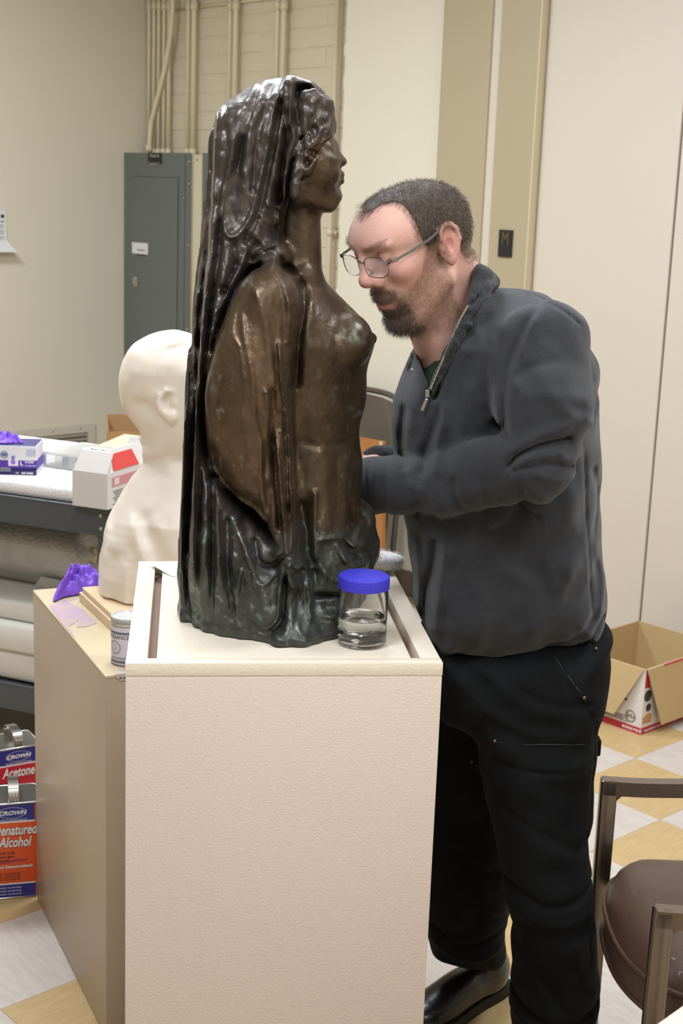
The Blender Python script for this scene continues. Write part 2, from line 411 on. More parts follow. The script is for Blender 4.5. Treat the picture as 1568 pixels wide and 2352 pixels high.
# ---- ceiling lamps
m_lens = mat('lamp_lens', (1, .95, .87, 1), .5, emit=2.2); m_wm = mat('white_metal', '#e6e4de', .4)
for i, (lx, ly, rz, pw) in enumerate(LAMPS):
    t = thing('ceiling_lamp', ['white fluorescent ceiling panel lamp left of the camera', 'white fluorescent ceiling panel lamp right of the camera', 'white fluorescent ceiling panel lamp above the cart', 'white fluorescent ceiling panel lamp over the man', 'white fluorescent ceiling panel lamp by the left wall'][i], 'ceiling lamp', (lx, ly, CEIL), rz, 'fluorescent ceiling lamps')
    b = MB(); b.box((0, 0, -.03), (1.24, .64, .06), ch=.004); b.obj('housing', m_wm, t)
    b = MB(); b.box((0, 0, -.061), (1.18, .58, .006)); b.obj('diffuser', m_lens, t)

# ================================================================ ON THE WALLS
def wt(name, label, cat, s, d, z, group=None):
    t = thing(name, label, cat, WP(s, d, z), 0, group); t.rotation_euler = RW.to_euler(); return t
m_grey = mat('grey_enamel', '#656a64', .45, bump=.15, bscale=250, var=.02); m_greyd = mat('grey_seam', '#3b3f3c', .6)
m_screw = mat('steel', '#b9b8b2', .3, metal=.9); m_black = mat('black_plastic', '#1d1b19', .5); m_paper = mat('white_paper', '#dcdad6', .8); m_ink = mat('ink', '#3a3a40', .8)
m_cream = mat('cream_metal', '#cfc5a6', .45)
zt = wall_hit(360, 351, -.07).z; zb = wall_hit(280, 925, -.07).z
s0, s1 = .004, sof(440, 352, -.07)
t = wt('electrical_cabinet', 'tall grey electrical panel cabinet with white sticker, beside the left wall', 'cabinet', 0, -.07, 0)
def pz(px, py): p = wall_hit(px, py, -.07); return (p - O).dot(T), p.z
b = MB(); b.box(((s0 + s1 - .0) / 2, .075, (zt + zb) / 2), (s1 - s0 - .006, .144, zt - zb - .01), ch=.003); b.obj('body', m_cream, t)
b = MB(); b.box(((s0 + s1) / 2, -.002, (zt + zb) / 2), (s1 - s0, .008, zt - zb), ch=.002); b.obj('face_plate', m_grey, t)
dx0, dz1 = pz(304, 406); dx1 = pz(412, 406)[0]; dz0 = zb + .08
b = MB(); b.box(((dx0 + dx1) / 2, -.009, (dz0 + dz1) / 2), (dx1 - dx0, .006, dz1 - dz0), ch=.001); d_ = b.obj('door', m_grey, t)
b = MB(); g = .0045
for x_ in (dx0, dx1): b.box((x_, -.0065, (dz0 + dz1) / 2), (g, .002, dz1 - dz0 + g))
for z_ in (dz0, dz1): b.box(((dx0 + dx1) / 2, -.0065, z_), (dx1 - dx0, .002, g))
b.box((pz(428, 400)[0], -.0065, (zt + zb) / 2), (.0025, .002, zt - zb - .02)); b.obj('seam', m_greyd, t)
hx, hz = pz(317, 647); b = MB(); b.box((hx, -.016, hz), (.03, .01, .052), ch=.004); b.box((hx, -.024, hz + .004), (.014, .012, .034), ch=.003); h_ = b.obj('latch', m_screw, d_)
for px, py in ((439, 423), (425, 455), (435, 564), (432, 757), (437, 372)):
    x_, z_ = pz(px, py); b = MB(); b.lathe([(0, 0), (.007, 0), (.006, -.004), (0, -.005)], (min(x_, s1 - .01), -.006, z_), 10, Rx(-math.pi / 2)); b.obj('screw', m_screw, t, True)
x0, z1 = pz(343, 351); x1, z0 = pz(374, 378)
b = MB(); b.box(((x0 + x1) / 2, -.008, (z0 + z1) / 2), (x1 - x0, .004, z1 - z0), ch=.001); pl = b.obj('label_plate', m_black, t)
for k, s_ in enumerate(('Panel A', 'Section 1')): text('lettering', s_, .026, mat('pale_ink', '#a9a7a0', .7), pl, ((x0 + x1) / 2, -.0105, (z0 + z1) / 2 + (.006 if k == 0 else -.032)), (math.pi / 2, 0, 0), align='CENTER')
x0, z1 = pz(308, 556); x1, z0 = pz(344, 585)
b = MB(); b.box(((x0 + x1) / 2, -.0125, (z0 + z1) / 2), (x1 - x0, .001, z1 - z0)); pl = b.obj('sticker', m_paper, t)
for k, s_ in enumerate(('Contents of', 'electrical panel')): text('lettering', s_, .014, m_ink, pl, ((x0 + x1) / 2 + .012, -.0135, (z0 + z1) / 2 - .012 - k * .024), (math.pi / 2, 0, 0), align='CENTER')
s2 = sof(467, 352, -.07); s3 = s2 + .5
t = wt('electrical_cabinet', 'grey electrical cabinet mostly hidden behind the bronze bust', 'cabinet', 0, -.07, 0)
b = MB(); b.box(((s2 + s3) / 2, .075, (zt + zb) / 2), (s3 - s2 - .01, .144, zt - zb - .01), ch=.003); b.obj('body', m_cream, t)
b = MB(); b.box(((s2 + s3) / 2, -.002, (zt + zb) / 2), (s3 - s2, .008, zt - zb), ch=.002); b.obj('face_plate', m_grey, t)
b = MB(); b.box(((s2 + s3) / 2 + .01, -.009, (zt + zb) / 2 - .03), (.36, .006, zt - zb - .2), ch=.001); d_ = b.obj('door', m_grey, t)
b = MB(); b.box(((s1 + s2) / 2, .075 - .07, 0), (0.001, .001, .001))
# cream gutter box between the two
t = wt('wiring_gutter', 'narrow cream metal wiring duct between the grey cabinets', 'cable duct', 0, -.07, 0)
b = MB(); b.box(((s1 + s2) / 2, .078, (zt + zb) / 2), (s2 - s1 - .004, .14, zt - zb - .02), ch=.002); b.obj('body', m_cream, t)
b = MB(); b.lathe([(0, 0), (.006, 0), (.005, -.003), (0, -.004)], ((s1 + s2) / 2 - .01, .006, zt - .03), 10, Rx(-math.pi / 2)); b.obj('screw', m_screw, t, True)
# conduits
m_pipe = mat('painted_conduit', '#d8cdae', .35, bump=.1)
dp = DB + .035
def conduit(px, z0, z1, r, lab, top=2.62, coup=True, sshape=None):
    s_ = sof(px, 200, dp); t = wt('conduit', lab, 'pipe', s_, dp, 0, 'painted conduits on the brick wall')
    pts = [(0, 0, z0), (0, 0, z1)]
    if sshape: pts = [(sof(a, b_, dp) - s_, -.027, wall_hit(a, b_, dp).z) for a, b_ in sshape]; pts = [tuple(p) for p in catmull(pts, 6)]
    b = MB(); b.tube(pts, r, 10); b.obj('pipe', m_pipe, t, True)
    b = MB()
    zz = max(z0, 1.0)
    if coup:
        e = pts[0]
        for dz in (.012,): b.tube([(e[0], e[1], e[2] + .0), (e[0], e[1], e[2] + .03)], r * 1.5, 8)
        zc = wall_hit(px, 14, dp).z
        if not sshape: b.obj('coupling', m_pipe, t, True); b = MB(); b.tube([(0, 0, zc - .02), (0, 0, zc + .02)], r * 1.45, 8)
    else:
        zc = wall_hit(758, 535, dp).z; b.tube([(0, 0, zc - .012), (0, 0, zc + .012)], r * 1.35, 10); b.obj('coupling', m_pipe, t, True); b = MB(); b.box((0, .014, zc), (.05, .006, .022))
    b.obj('coupling', m_pipe, t, True)
z8 = zt - .005
ords = ['first', 'second', 'third', 'fourth']
for k, (px, r) in enumerate(((342, .0095), (353, .0095), (364, .0095), (376, .010))):
    conduit(px, z8, CEIL, r, 'slim cream painted conduit above the grey cabinet, %s from the left wall' % ords[k])
conduit(387, z8, CEIL, .010, 'cream painted conduit just left of the bent one, rising to the ceiling')
conduit(350, 0, 0, .0125, 'bent cream painted conduit crossing in front of the straight ones', sshape=[(352, 348), (354, 320), (358, 280), (372, 225), (388, 160), (400, 95), (406, 40), (407, 0), (407, -60), (407, -160)])
conduit(431, z8, CEIL, .0095, 'thin cream conduit, left one of the pair over the cabinet right edge')
conduit(444, z8, CEIL, .0125, 'thicker cream conduit, right one of the pair over the cabinet right edge')
conduit(526, z8, CEIL, .0095, 'thin cream conduit left of the pair above the bust veil')
conduit(539, z8, CEIL, .0125, 'thicker cream conduit right of the pair above the bust veil')
conduit(634, z8, CEIL, .0105, 'cream conduit left of the pair directly above the bust head')
conduit(648, z8, CEIL, .0125, 'cream conduit right of the pair directly above the bust head')
conduit(769, .02, CEIL, .0125, 'cream conduit running to the floor next to the flat wall edge', coup=False)
t = wt('conduit', 'horizontal cream conduit near the top between vertical ones', 'pipe', 0, dp, 0)
b = MB(); za = wall_hit(470, 12, dp).z; b.tube([(sof(383, 12, dp), .026, za), (sof(640, 12, dp), .026, za)], .006, 8); b.obj('pipe', m_pipe, t, True)
# plaque M
sM0, sM1 = sof(1147, 560, .03), sof(1177, 560, .03); zM = wall_hit(1162, 559, .03).z; hM = wall_hit(1162, 528, .03).z - wall_hit(1162, 590, .03).z
t = wt('door_plaque', 'small black plaque with a bronze letter M on the beige post', 'sign', (sM0 + sM1) / 2, .03, zM)
b = MB(); b.box((0, -.004, 0), (sM1 - sM0, .008, hM), ch=.001); b.obj('plate', m_black, t)
text('lettering', 'M', hM * .66, mat('old_brass', '#6f5c3a', .5, metal=.4), t, (.002, -.009, -.004), (math.pi / 2, 0, 0), align='CENTER', sx=.72)
# vent on the left wall
def left_hit(px, py, off=0): return hit(px, py, O + T * off, T)
def LP(p): v = p - O; return v.dot(Nn), v.z
t = thing('wall_vent', 'white louvred air return grille low on the left wall', 'vent'); t.location = O + T * .001; t.rotation_euler = Matrix((Nn, T, Vector((0, 0, 1)))).transposed().to_euler()
# local: x toward the camera along the wall, y out of the wall (negative?), z up
Rv = Matrix((Nn, T, Vector((0, 0, 1)))).transposed()
if Rv.determinant() < 0:
    t.rotation_euler = Matrix((-Nn, T, Vector((0, 0, 1)))).transposed().to_euler(); fx = -1
else: fx = 1
a0, zv1 = LP(left_hit(216, 971)); a1, _ = LP(left_hit(17, 988)); vh = .26; zv0 = zv1 - vh; m_vent = mat('vent_enamel', '#cbc2b0', .45)
b = MB(); bd = .045
b.box((fx * (a0 + a1) / 2, .006, zv1 - bd / 2), (a1 - a0, .012, bd), ch=.002); b.box((fx * (a0 + a1) / 2, .006, zv0 + bd / 2), (a1 - a0, .012, bd), ch=.002)
for q in (a0 + bd / 2, a1 - bd / 2): b.box((fx * q, .006, (zv0 + zv1) / 2), (bd, .012, vh - 2 * bd + .001), ch=.002)
b.obj('frame', m_vent, t)
b = MB(); b.box((fx * (a0 + a1) / 2, .001, (zv0 + zv1) / 2), (a1 - a0 - .08, .002, vh - .08)); b.obj('backing', m_dark, t)
n = 7
for k in range(n):
    zz = zv1 - bd - .012 - k * (vh - 2 * bd - .01) / n; b = MB(); b.box((fx * (a0 + a1) / 2, .011, zz), (a1 - a0 - 2 * bd, .003, .020), Rx(-.6)); b.obj('slat', m_vent, t)
for q in (a0 + .09, (a0 + a1) / 2, a1 - .09):
    b = MB(); b.lathe([(0, 0), (.005, 0), (.004, .003), (0, .004)], (fx * q, .012, zv1 - .02), 8, Rx(-math.pi / 2)); b.obj('screw', m_screw, t, True)
# papers on the left wall
t = thing('wall_calendar', 'white printed paper sheets pinned on the left wall with curling bottom', 'paper'); t.location = O; t.rotation_euler = Matrix((-Nn, T, Vector((0, 0, 1)))).transposed().to_euler() if fx == -1 else Rv.to_euler()
e0, e1z = LP(left_hit(13, 482)); _, e2z = LP(left_hit(13, 550)); _, e3z = LP(left_hit(22, 578)); wd = .22
_, emz = LP(left_hit(13, 510))
b = MB(); b.box((fx * (e0 + wd / 2), .003, (e1z + emz) / 2), (wd, .002, e1z - emz)); b.obj('upper_sheet', m_paper, t)
b = MB(); b.box((fx * (e0 + wd / 2), .005, (emz + e2z) / 2), (wd, .002, emz - e2z)); b.obj('middle_sheet', m_paper, t)
b = MB(); pts = []
for k in range(7):
    q = k / 6; zz = e2z + (e3z - e2z) * q; pts.append((.008 + .05 * q * q, zz, -.03 * q))
for k in range(6):
    (y0, z0, g0), (y1, z1, g1) = pts[k], pts[k + 1]; b.quad((fx * (e0 + g0), y0, z0), (fx * (e0 + wd), y0, z0), (fx * (e0 + wd), y1, z1), (fx * (e0 + g1), y1, z1))
b.obj('curled_sheet', m_paper, t)
b = MB()
for r_ in range(2):
    for c_ in range(4): b.box((fx * (e0 + .02 + c_ * .03), .0045, e1z - .03 - r_ * .03), (.018, .001, .016))
for r_ in range(5):
    for c_ in range(3): b.lathe([(.009, 0), (.007, .001)], (fx * (e0 + .025 + c_ * .045), .0065, emz - .02 - r_ * .028), 12, Rx(-math.pi / 2))
b.obj('printing', m_ink, t)
# ================================================================ MAIN PEDESTAL
ZP = .971
A_ = atz(288, 1523, ZP); B_ = atz(1017, 1522, ZP); ex = Vector((B_[0] - A_[0], B_[1] - A_[1], 0)); PW = ex.length; prz = math.atan2(ex.y, ex.x); PD = .555
pc = Vector(((A_[0] + B_[0]) / 2, (A_[1] + B_[1]) / 2, 0)) + Rz(prz) @ Vector((0, PD / 2, 0))
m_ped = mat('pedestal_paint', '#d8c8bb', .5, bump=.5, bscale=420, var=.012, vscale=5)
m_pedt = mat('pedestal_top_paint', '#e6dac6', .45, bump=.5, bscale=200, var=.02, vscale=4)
t = thing('pedestal', 'tall cream painted display pedestal under the dark bronze bust', 'pedestal', pc, prz)
b = MB(); b.box((0, 0, (ZP - .02) / 2), (PW, PD, ZP - .02), ch=.002); b.obj('body', m_ped, t, smooth=.6)
bw = .030; xl, xr, yf, yb = -PW / 2, PW / 2, -PD / 2, PD / 2
b = MB(); H_ = .02; zc = ZP - H_ / 2
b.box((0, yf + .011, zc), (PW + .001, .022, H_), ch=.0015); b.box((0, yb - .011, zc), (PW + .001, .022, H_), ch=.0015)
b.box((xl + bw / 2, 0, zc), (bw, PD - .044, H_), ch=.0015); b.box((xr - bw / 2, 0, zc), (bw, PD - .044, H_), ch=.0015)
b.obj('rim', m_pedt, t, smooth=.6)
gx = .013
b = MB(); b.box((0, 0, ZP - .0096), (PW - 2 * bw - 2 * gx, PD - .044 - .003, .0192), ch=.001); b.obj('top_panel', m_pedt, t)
b = MB(); b.box((0, 0, ZP - .0195), (PW - 2 * bw, PD - .046, .002)); b.obj('groove', mat('groove_wood', '#8a7566', .8), t)
rr = random.Random(5)
m_spot = mat('paint_chip', '#7a6856', .8); b = MB()
for px, py in ((661, 1532), (871, 1773), (870, 1771), (586, 1900), (560, 2030)):
    h0 = ray(px, py); n_ = Rz(prz) @ Vector((0, -1, 0)); p = hit(px, py, Vector((A_[0], A_[1], 0)), n_); q = Rz(-prz) @ (p - pc)
    b.lathe([(.0, -.0006), (.0012, -.0004), (.0012, 0)], (q.x, q.y, q.z), 6, Rx(math.pi / 2))
o_ = b.obj('paint_chips', m_spot, t); o_['kind'] = 'stuff'

# ================================================================ BRONZE BUST
YB = 2.15
v = Vol((-.285, 1.93, ZP - .012), (.085, 2.37, 1.80), .0029, YB)
U, W = v.U, v.W
zz = v.z[None, :] + 0 * v.x[:, None]
# --- veil over head and back
VEIL = [(673, 182), (655, 179), (630, 181), (600, 190), (570, 203), (545, 218), (518, 240), (498, 260), (489, 285), (483, 315), (480, 360), (477, 410), (470, 475), (464, 545), (457, 620), (450, 700), (444, 780), (438, 860), (434, 940), (430, 1000), (427, 1080), (422, 1160), (418, 1240), (414, 1320), (414, 1380), (417, 1440), (450, 1470), (600, 1480), (610, 1300), (575, 1100), (560, 900), (570, 700), (600, 600), (640, 560), (645, 480), (655, 415), (666, 357), (680, 319), (672, 284), (671, 242), (685, 205)]
Hv = lerp2(W, [180, 240, 330, 470, 560, 640, 800, 1100, 1420], [.05, .085, .094, .09, .095, .13, .145, .15, .13])
yv = lerp2(W, [180, 560, 900, 1300, 1450], [YB, YB, YB, YB - .01, YB - .005])
dv = v.infl(VEIL, yv, Hv, .055, k=.001)
# hood brim curling over the brow
HOOD = [(655, 180), (690, 177), (712, 184), (732, 200), (746, 218), (742, 226), (725, 212), (705, 203), (690, 212), (680, 250), (676, 300), (655, 300), (645, 230)]
v.infl(HOOD, YB, lerp2(W, [180, 230, 300], [.05, .075, .09]), .02, k=.008)
# --- face and hair
FACE = [(640, 300), (650, 220), (690, 205), (732, 222), (750, 234), (761, 252), (767, 275), (769, 300), (769, 316), (768, 328), (772, 338), (781, 350), (792, 362), (798, 370), (795, 377), (785, 380), (780, 384), (783, 392), (788, 398), (787, 403), (781, 406), (785, 411), (785, 419), (780, 424), (780, 432), (785, 442), (787, 452), (783, 462), (773, 470), (757, 474), (742, 480), (715, 500), (660, 500), (640, 420)]
Hf = lerp2(W, [200, 260, 330, 400, 450, 500], [.045, .068, .068, .060, .045, .042])
Hf = Hf * np.interp(U, [700, 760, 800], [1, .93, .62])
v.infl(FACE, YB, Hf, .042, k=.006)
for s in (-1, 1):
    y = lambda a: YB + s * a
    def P(px, py, a): return aty(px, py, y(a))
    v.ell(P(757, 352, .031), (.010, .013, .009), .010, op='cut')          # eye hollow
    v.ell(P(752, 353, .030), (.009, .010, .008), .004)                    # eyeball
    v.cap(P(768, 336, .008), P(752, 337, .040), .006, .005, .008)         # brow
    v.ell(P(742, 392, .034), (.022, .018, .022), .02)                     # cheek
    v.cap(P(781, 376, .009), P(786, 374, .004), .0055, .005, .004)        # nostril wing
    v.cap(P(785, 400, .004), P(776, 402, .018), .0045, .003, .004)        # lips
    v.cap(P(783, 416, .003), P(775, 413, .016), .005, .003, .004)
    v.chain([P(779, 408, .006), P(770, 408, .021)], [.002, .002], .003, op='cut')
    v.cap(P(680, 445, .045), P(755, 470, .018), .014, .012, .016)         # jaw
    # locks of hair
    for pts, r in (([(703, 226), (716, 238), (712, 262), (697, 292), (684, 322), (676, 360)], .009), ([(722, 222), (738, 238), (742, 262), (730, 290), (712, 305)], .008),
                   ([(745, 232), (757, 252), (758, 280), (748, 305), (728, 318)], .007), ([(764, 262), (766, 290), (756, 315), (735, 330)], .005), ([(735, 300), (716, 318), (704, 345), (700, 380)], .009),
                   ([(722, 330), (712, 350), (716, 372), (706, 392)], .007), ([(690, 330), (682, 380), (680, 420), (672, 446)], .009), ([(748, 318), (738, 330), (728, 345)], .005)):
        q = catmull([aty(a, b_, YB)[[0, 2]] for a, b_ in pts], 3)
        yy = [.066 - .045 * max(0, ((aa[0] - aty(715, 300, YB)[0]) / .04)) ** 2 * .6 for aa in q]
        v.chain([(aa[0], YB + s * max(.012, y_), aa[1]) for aa, y_ in zip(q, yy)], [r] * len(q), .003, .003)
    for (a, b_) in ((710, 352), (706, 372), (720, 300), (748, 282)): v.ell(aty(a, b_, YB + s * .072), (.006, .008, .008), .004, op='cut')
# --- neck, chest
v.ell(aty(622, 590, YB), (.036, .10, .030), .012); v.ell(aty(712, 222, YB), (.024, .040, .014), .008)
v.cap(aty(684, 470, YB), aty(686, 640, YB), .033, .036, .012)
TOR = [(600, 600), (660, 590), (715, 590), (722, 612), (738, 636), (762, 662), (790, 690), (818, 718), (842, 744), (856, 764), (862, 775), (858, 800), (848, 830), (842, 856), (842, 890), (840, 925), (832, 955), (826, 985), (827, 1020), (832, 1060), (831, 1105), (829, 1150), (832, 1200), (842, 1260), (846, 1290), (850, 1380), (790, 1480), (600, 1480), (560, 1200), (540, 800)]
Ht = lerp2(W, [580, 620, 680, 780, 900, 1000, 1150, 1300, 1450], [.05, .07, .125, .135, .115, .105, .12, .13, .14])
Ht = Ht * np.interp(U, [640, 720, 780, 850], [1, .93, .8, .62])
v.infl(TOR, YB, Ht, .075, k=.010)
for s in (-1, 1):
    v.ell(aty(800, 782, YB + s * .052), (.037, .046, .040), .016)
    v.ell(aty(857, 777, YB + s * .03), (.0055, .006, .006), .008)
    v.cap(aty(715, 640, YB + s * .02), aty(640, 640, YB + s * .12), .012, .012, .02)   # collar bone
# --- near and far arm wrapped in cloth
ARM = [(618, 606), (648, 612), (672, 640), (688, 690), (688, 760), (678, 860), (676, 960), (682, 1040), (676, 1100), (655, 1135), (622, 1158), (590, 1132), (550, 1096), (517, 1052), (496, 1000), (487, 940), (488, 885), (498, 820), (512, 760), (532, 705), (556, 655), (585, 618)]
v.infl(ARM, YB - .100, .094, .066, k=.008); v.infl(ARM, YB + .100, .085, .062, k=.008)
v.ell(aty(618, 700, YB - .125), (.040, .046, .050), .035); v.ell(aty(568, 880, YB - .130), (.046, .060, .085), .045)
# strip of cloth hanging in front of the arm
STR = [(655, 700), (672, 800), (668, 900), (676, 1000), (682, 1100), (684, 1230), (700, 1290), (680, 1300), (640, 1230), (622, 1120), (640, 1000), (645, 880), (640, 780)]
v.infl(STR, YB - .140, .05, .022, k=.006)
# --- lower draperies and plinth-like hem
LOW = [(500, 1040), (560, 1110), (610, 1150), (680, 1150), (684, 1220), (712, 1270), (722, 1340), (720, 1400), (738, 1480), (600, 1500), (470, 1500), (440, 1400), (455, 1200), (470, 1080)]
v.infl(LOW, YB - .08, lerp2(W, [1040, 1200, 1400, 1500], [.07, .085, .10, .12]), .05, k=.012)
HEM = [(690, 1190), (740, 1196), (790, 1200), (832, 1192), (838, 1215), (842, 1250), (846, 1290), (852, 1318), (868, 1345), (868, 1500), (700, 1500), (690, 1400), (712, 1300)]
v.infl(HEM, YB + .01, lerp2(W, [1190, 1300, 1450], [.11, .125, .15]) * np.interp(U, [700, 850], [1, .7]), .04, k=.010)
# cloth hanging from the far wrist, seen in front of the belly
v.cap(aty(832, 1180, YB + .02), aty(842, 1290, YB + .03), .018, .03, .02)
# --- folds (pencil lines on the side elevation; + raised, - cut)
FD = [([(496, 262), (492, 373), (485, 501), (477, 628), (469, 724), (464, 883), (458, 1000), (450, 1150), (447, 1300), (452, 1420)], -.013, 6),
 ([(507, 262), (502, 405), (497, 565), (490, 692), (480, 850), (472, 1000), (470, 1200), (466, 1420)], .008, 6),
 ([(444, 800), (440, 1000), (436, 1200), (432, 1400)], .007, 6), ([(480, 1000), (478, 1150), (476, 1300), (474, 1420)], -.007, 5),
 ([(518, 505), (510, 628), (500, 700), (490, 790), (484, 850), (482, 940), (492, 1020), (506, 1090), (510, 1250), (504, 1400)], -.016, 7),
 ([(550, 325), (546, 370), (536, 400), (524, 437), (520, 494), (530, 528), (542, 540), (560, 533), (585, 494), (604, 421), (623, 341), (636, 256), (658, 190)], .010, 5.5),
 ([(566, 330), (560, 400), (548, 450), (545, 500)], -.009, 12), ([(552, 315), (549, 345), (545, 372)], .008, 6), ([(570, 320), (566, 350), (556, 385)], -.008, 6),
 ([(612, 190), (595, 270), (578, 335), (572, 400)], .006, 7), ([(590, 205), (565, 270), (552, 315)], .005, 7), ([(530, 250), (545, 270), (575, 262)], .005, 9),
 ([(648, 240), (634, 330), (616, 420), (598, 495), (575, 550)], -.009, 6), ([(628, 200), (610, 280), (595, 360), (590, 440)], -.006, 5),
 ([(665, 186), (655, 250), (650, 320), (636, 400), (622, 470)], .007, 7), ([(516, 280), (516, 360), (508, 440), (508, 520)], .004, 8), ([(532, 300), (528, 380), (514, 470)], -.006, 6),
 ([(674, 184), (672, 240), (672, 284), (680, 319), (668, 357), (657, 415), (655, 456), (643, 485), (641, 549), (602, 577)], .011, 5),
 ([(686, 200), (684, 245), (690, 285), (690, 322), (678, 365), (669, 420), (665, 460), (656, 490), (652, 540)], -.013, 6.5),
 ([(700, 200), (716, 204), (732, 218)], -.014, 6), ([(628, 470), (650, 478)], .006, 7), ([(600, 500), (622, 525), (640, 520)], -.006, 7), ([(595, 530), (612, 555), (636, 558)], .006, 6),
 ([(592, 588), (612, 576), (636, 574), (650, 590)], -.012, 6), ([(520, 540), (535, 580), (528, 640)], .006, 7), ([(548, 560), (552, 600), (530, 660)], -.008, 6), ([(575, 560), (570, 590), (545, 640), (530, 690)], .006, 6),
 ([(606, 600), (572, 626), (545, 664), (527, 710), (512, 758), (498, 820), (486, 880), (484, 940), (490, 1000), (512, 1058)], -.012, 6),
 ([(636, 596), (665, 644), (676, 692), (673, 760)], .006, 6), ([(649, 600), (694, 640), (703, 690), (694, 760), (686, 860)], -.012, 8),
 ([(600, 640), (622, 700), (640, 800), (650, 900)], .003, 8), ([(576, 700), (585, 760), (600, 820), (606, 900)], .004, 5), ([(560, 700), (556, 740), (575, 770), (583, 830)], .003, 4), ([(608, 880), (622, 960), (624, 1040)], -.004, 5),
 ([(630, 860), (649, 978), (662, 1105), (672, 1200)], .008, 6), ([(642, 860), (640, 960), (650, 1060), (655, 1150)], -.009, 6), ([(655, 760), (662, 860), (674, 960), (680, 1100), (682, 1200)], .007, 4),
 ([(620, 960), (618, 1050), (625, 1120)], .004, 5), ([(512, 1062), (545, 1106), (598, 1140), (618, 1166), (640, 1190)], -.017, 9), ([(506, 1034), (543, 1086), (604, 1120), (620, 1150)], .006, 5),
 ([(520, 1120), (526, 1232), (529, 1328), (524, 1440)], .008, 7), ([(540, 1150), (542, 1232), (549, 1312), (558, 1392), (556, 1450)], -.012, 9), ([(560, 1150), (580, 1200), (596, 1240)], .006, 7),
 ([(600, 1190), (612, 1230), (640, 1240), (660, 1215)], -.008, 6), ([(572, 1248), (564, 1310), (590, 1350), (624, 1368), (652, 1340), (657, 1271), (674, 1226)], .008, 5), ([(610, 1290), (620, 1330)], .008, 20),
 ([(598, 1254), (617, 1276), (642, 1258)], .004, 4), ([(575, 1345), (625, 1378), (660, 1350)], -.010, 6), ([(668, 1240), (662, 1300), (660, 1370)], -.011, 6),
 ([(680, 1226), (710, 1264), (717, 1328), (714, 1392), (700, 1450)], .008, 7), ([(690, 1290), (690, 1360), (670, 1440)], -.007, 6), ([(580, 1380), (600, 1420), (590, 1470)], .006, 8), ([(640, 1400), (655, 1440), (640, 1475)], .007, 9), ([(620, 1400), (625, 1450)], -.008, 7),
 ([(500, 1380), (490, 1440)], .008, 6), ([(698, 1130), (706, 1180), (714, 1240), (722, 1270)], -.015, 13), ([(728, 1100), (726, 1180), (728, 1240)], .006, 6), ([(697, 1240), (712, 1258), (726, 1262)], .008, 7),
 ([(738, 1201), (783, 1204), (802, 1223), (838, 1233)], .007, 6), ([(776, 1220), (799, 1258), (843, 1284)], .007, 7), ([(790, 1215), (815, 1250), (845, 1262)], -.006, 5), ([(740, 1260), (770, 1290), (820, 1310)], .005, 8),
 ([(730, 1321), (780, 1326), (824, 1324), (862, 1341)], -.013, 5), ([(722, 1354), (775, 1360)], .010, 8), ([(722, 1378), (775, 1384)], -.010, 7), ([(730, 1420), (790, 1430)], .006, 10),
 ([(812, 860), (806, 960), (815, 1040)], -.003, 10), ([(795, 1040), (796, 1120), (790, 1190)], .003, 14), ([(745, 1010), (752, 1090), (748, 1180)], .004, 16), ([(700, 990), (735, 1000), (790, 1005)], -.003, 8)]
D2 = folds(U, W, FD)
rough = noise2(U, W, 9, 14, 1) * .0010 + noise2(U, W, 22, 34, 2) * .0022 + noise2(U, W, 5, 6, 3) * .0003
clothy = 1 - np.clip(polysd(U, W, [(690, 480), (800, 480), (880, 760), (850, 1190), (735, 1190), (690, 1000), (705, 700), (650, 600)]) / 12 + .5, 0, 1) * .85
clothy *= 1 - np.clip(polysd(U, W, [(725, 320), (810, 330), (800, 490), (720, 480)]) / 12 + .5, 0, 1) * .85
armw = 1 - np.clip(polysd(U, W, ARM) / 20, 0, 1) * .6
hairn = noise2(U + .4 * W, W - .2 * U, 7, 11, 8) * .0035 * np.clip(polysd(U, W, [(690, 215), (745, 222), (768, 300), (735, 345), (700, 420), (665, 450), (672, 370), (692, 310)]) / 8 + .3, 0, 1)
vert = np.sin((U + 9 * np.sin(W / 90)) / 5.2) * .0022 * np.clip((W - 560) / 200, 0, 1) * np.clip((520 - U) / 40, 0, 1)
SIL = [(690, 178), (655, 178), (600, 190), (545, 217), (500, 258), (487, 290), (479, 350), (470, 470), (457, 620), (444, 780), (434, 940), (427, 1080), (418, 1240), (413, 1380), (417, 1460), (860, 1480), (862, 1345), (845, 1290), (830, 1180), (828, 1020), (842, 900), (842, 850), (860, 780), (842, 744), (762, 662), (728, 620), (735, 530), (745, 480), (785, 465), (785, 400), (797, 370), (768, 325), (765, 260), (745, 218)]
D2 = np.where(D2 > 0, D2 * .8, D2) * (1 - .28 * np.clip((600 - W) / 60, 0, 1))
sild = polysd(U, W, SIL)
D2 = np.where(D2 < 0, D2 * .72 * np.clip((sild - 3) / 22, 0, 1), D2)
thin = np.exp(-(((U - 615) / 40) ** 2 + ((W - 575) / 22) ** 2)) + np.exp(-(((U - 712) / 30) ** 2 + ((W - 205) / 16) ** 2))
D2 = np.where(D2 < 0, D2 * (1 - .75 * np.clip(thin, 0, 1)), D2)
back = np.clip((16 - sild) / 16, 0, 1) * np.clip((W - 260) / 60, 0, 1) * np.clip((620 - U) / 60, 0, 1)
v.disp(D2 + rough * clothy * armw * (1 - .8 * back) + hairn + vert)
yb_ = v.Y - YB; bf = (.006 * np.sin(yb_ * 150 + .8 * np.sin(v.Z * 9)) + .003 * np.sin(yb_ * 330 + 1.2 * np.sin(v.Z * 6 + 1)) - .0045).astype(np.float32)
v.F -= bf * back[:, None, :].astype(np.float32) * np.clip(1 - np.abs(yb_) / .16, 0, 1).astype(np.float32)
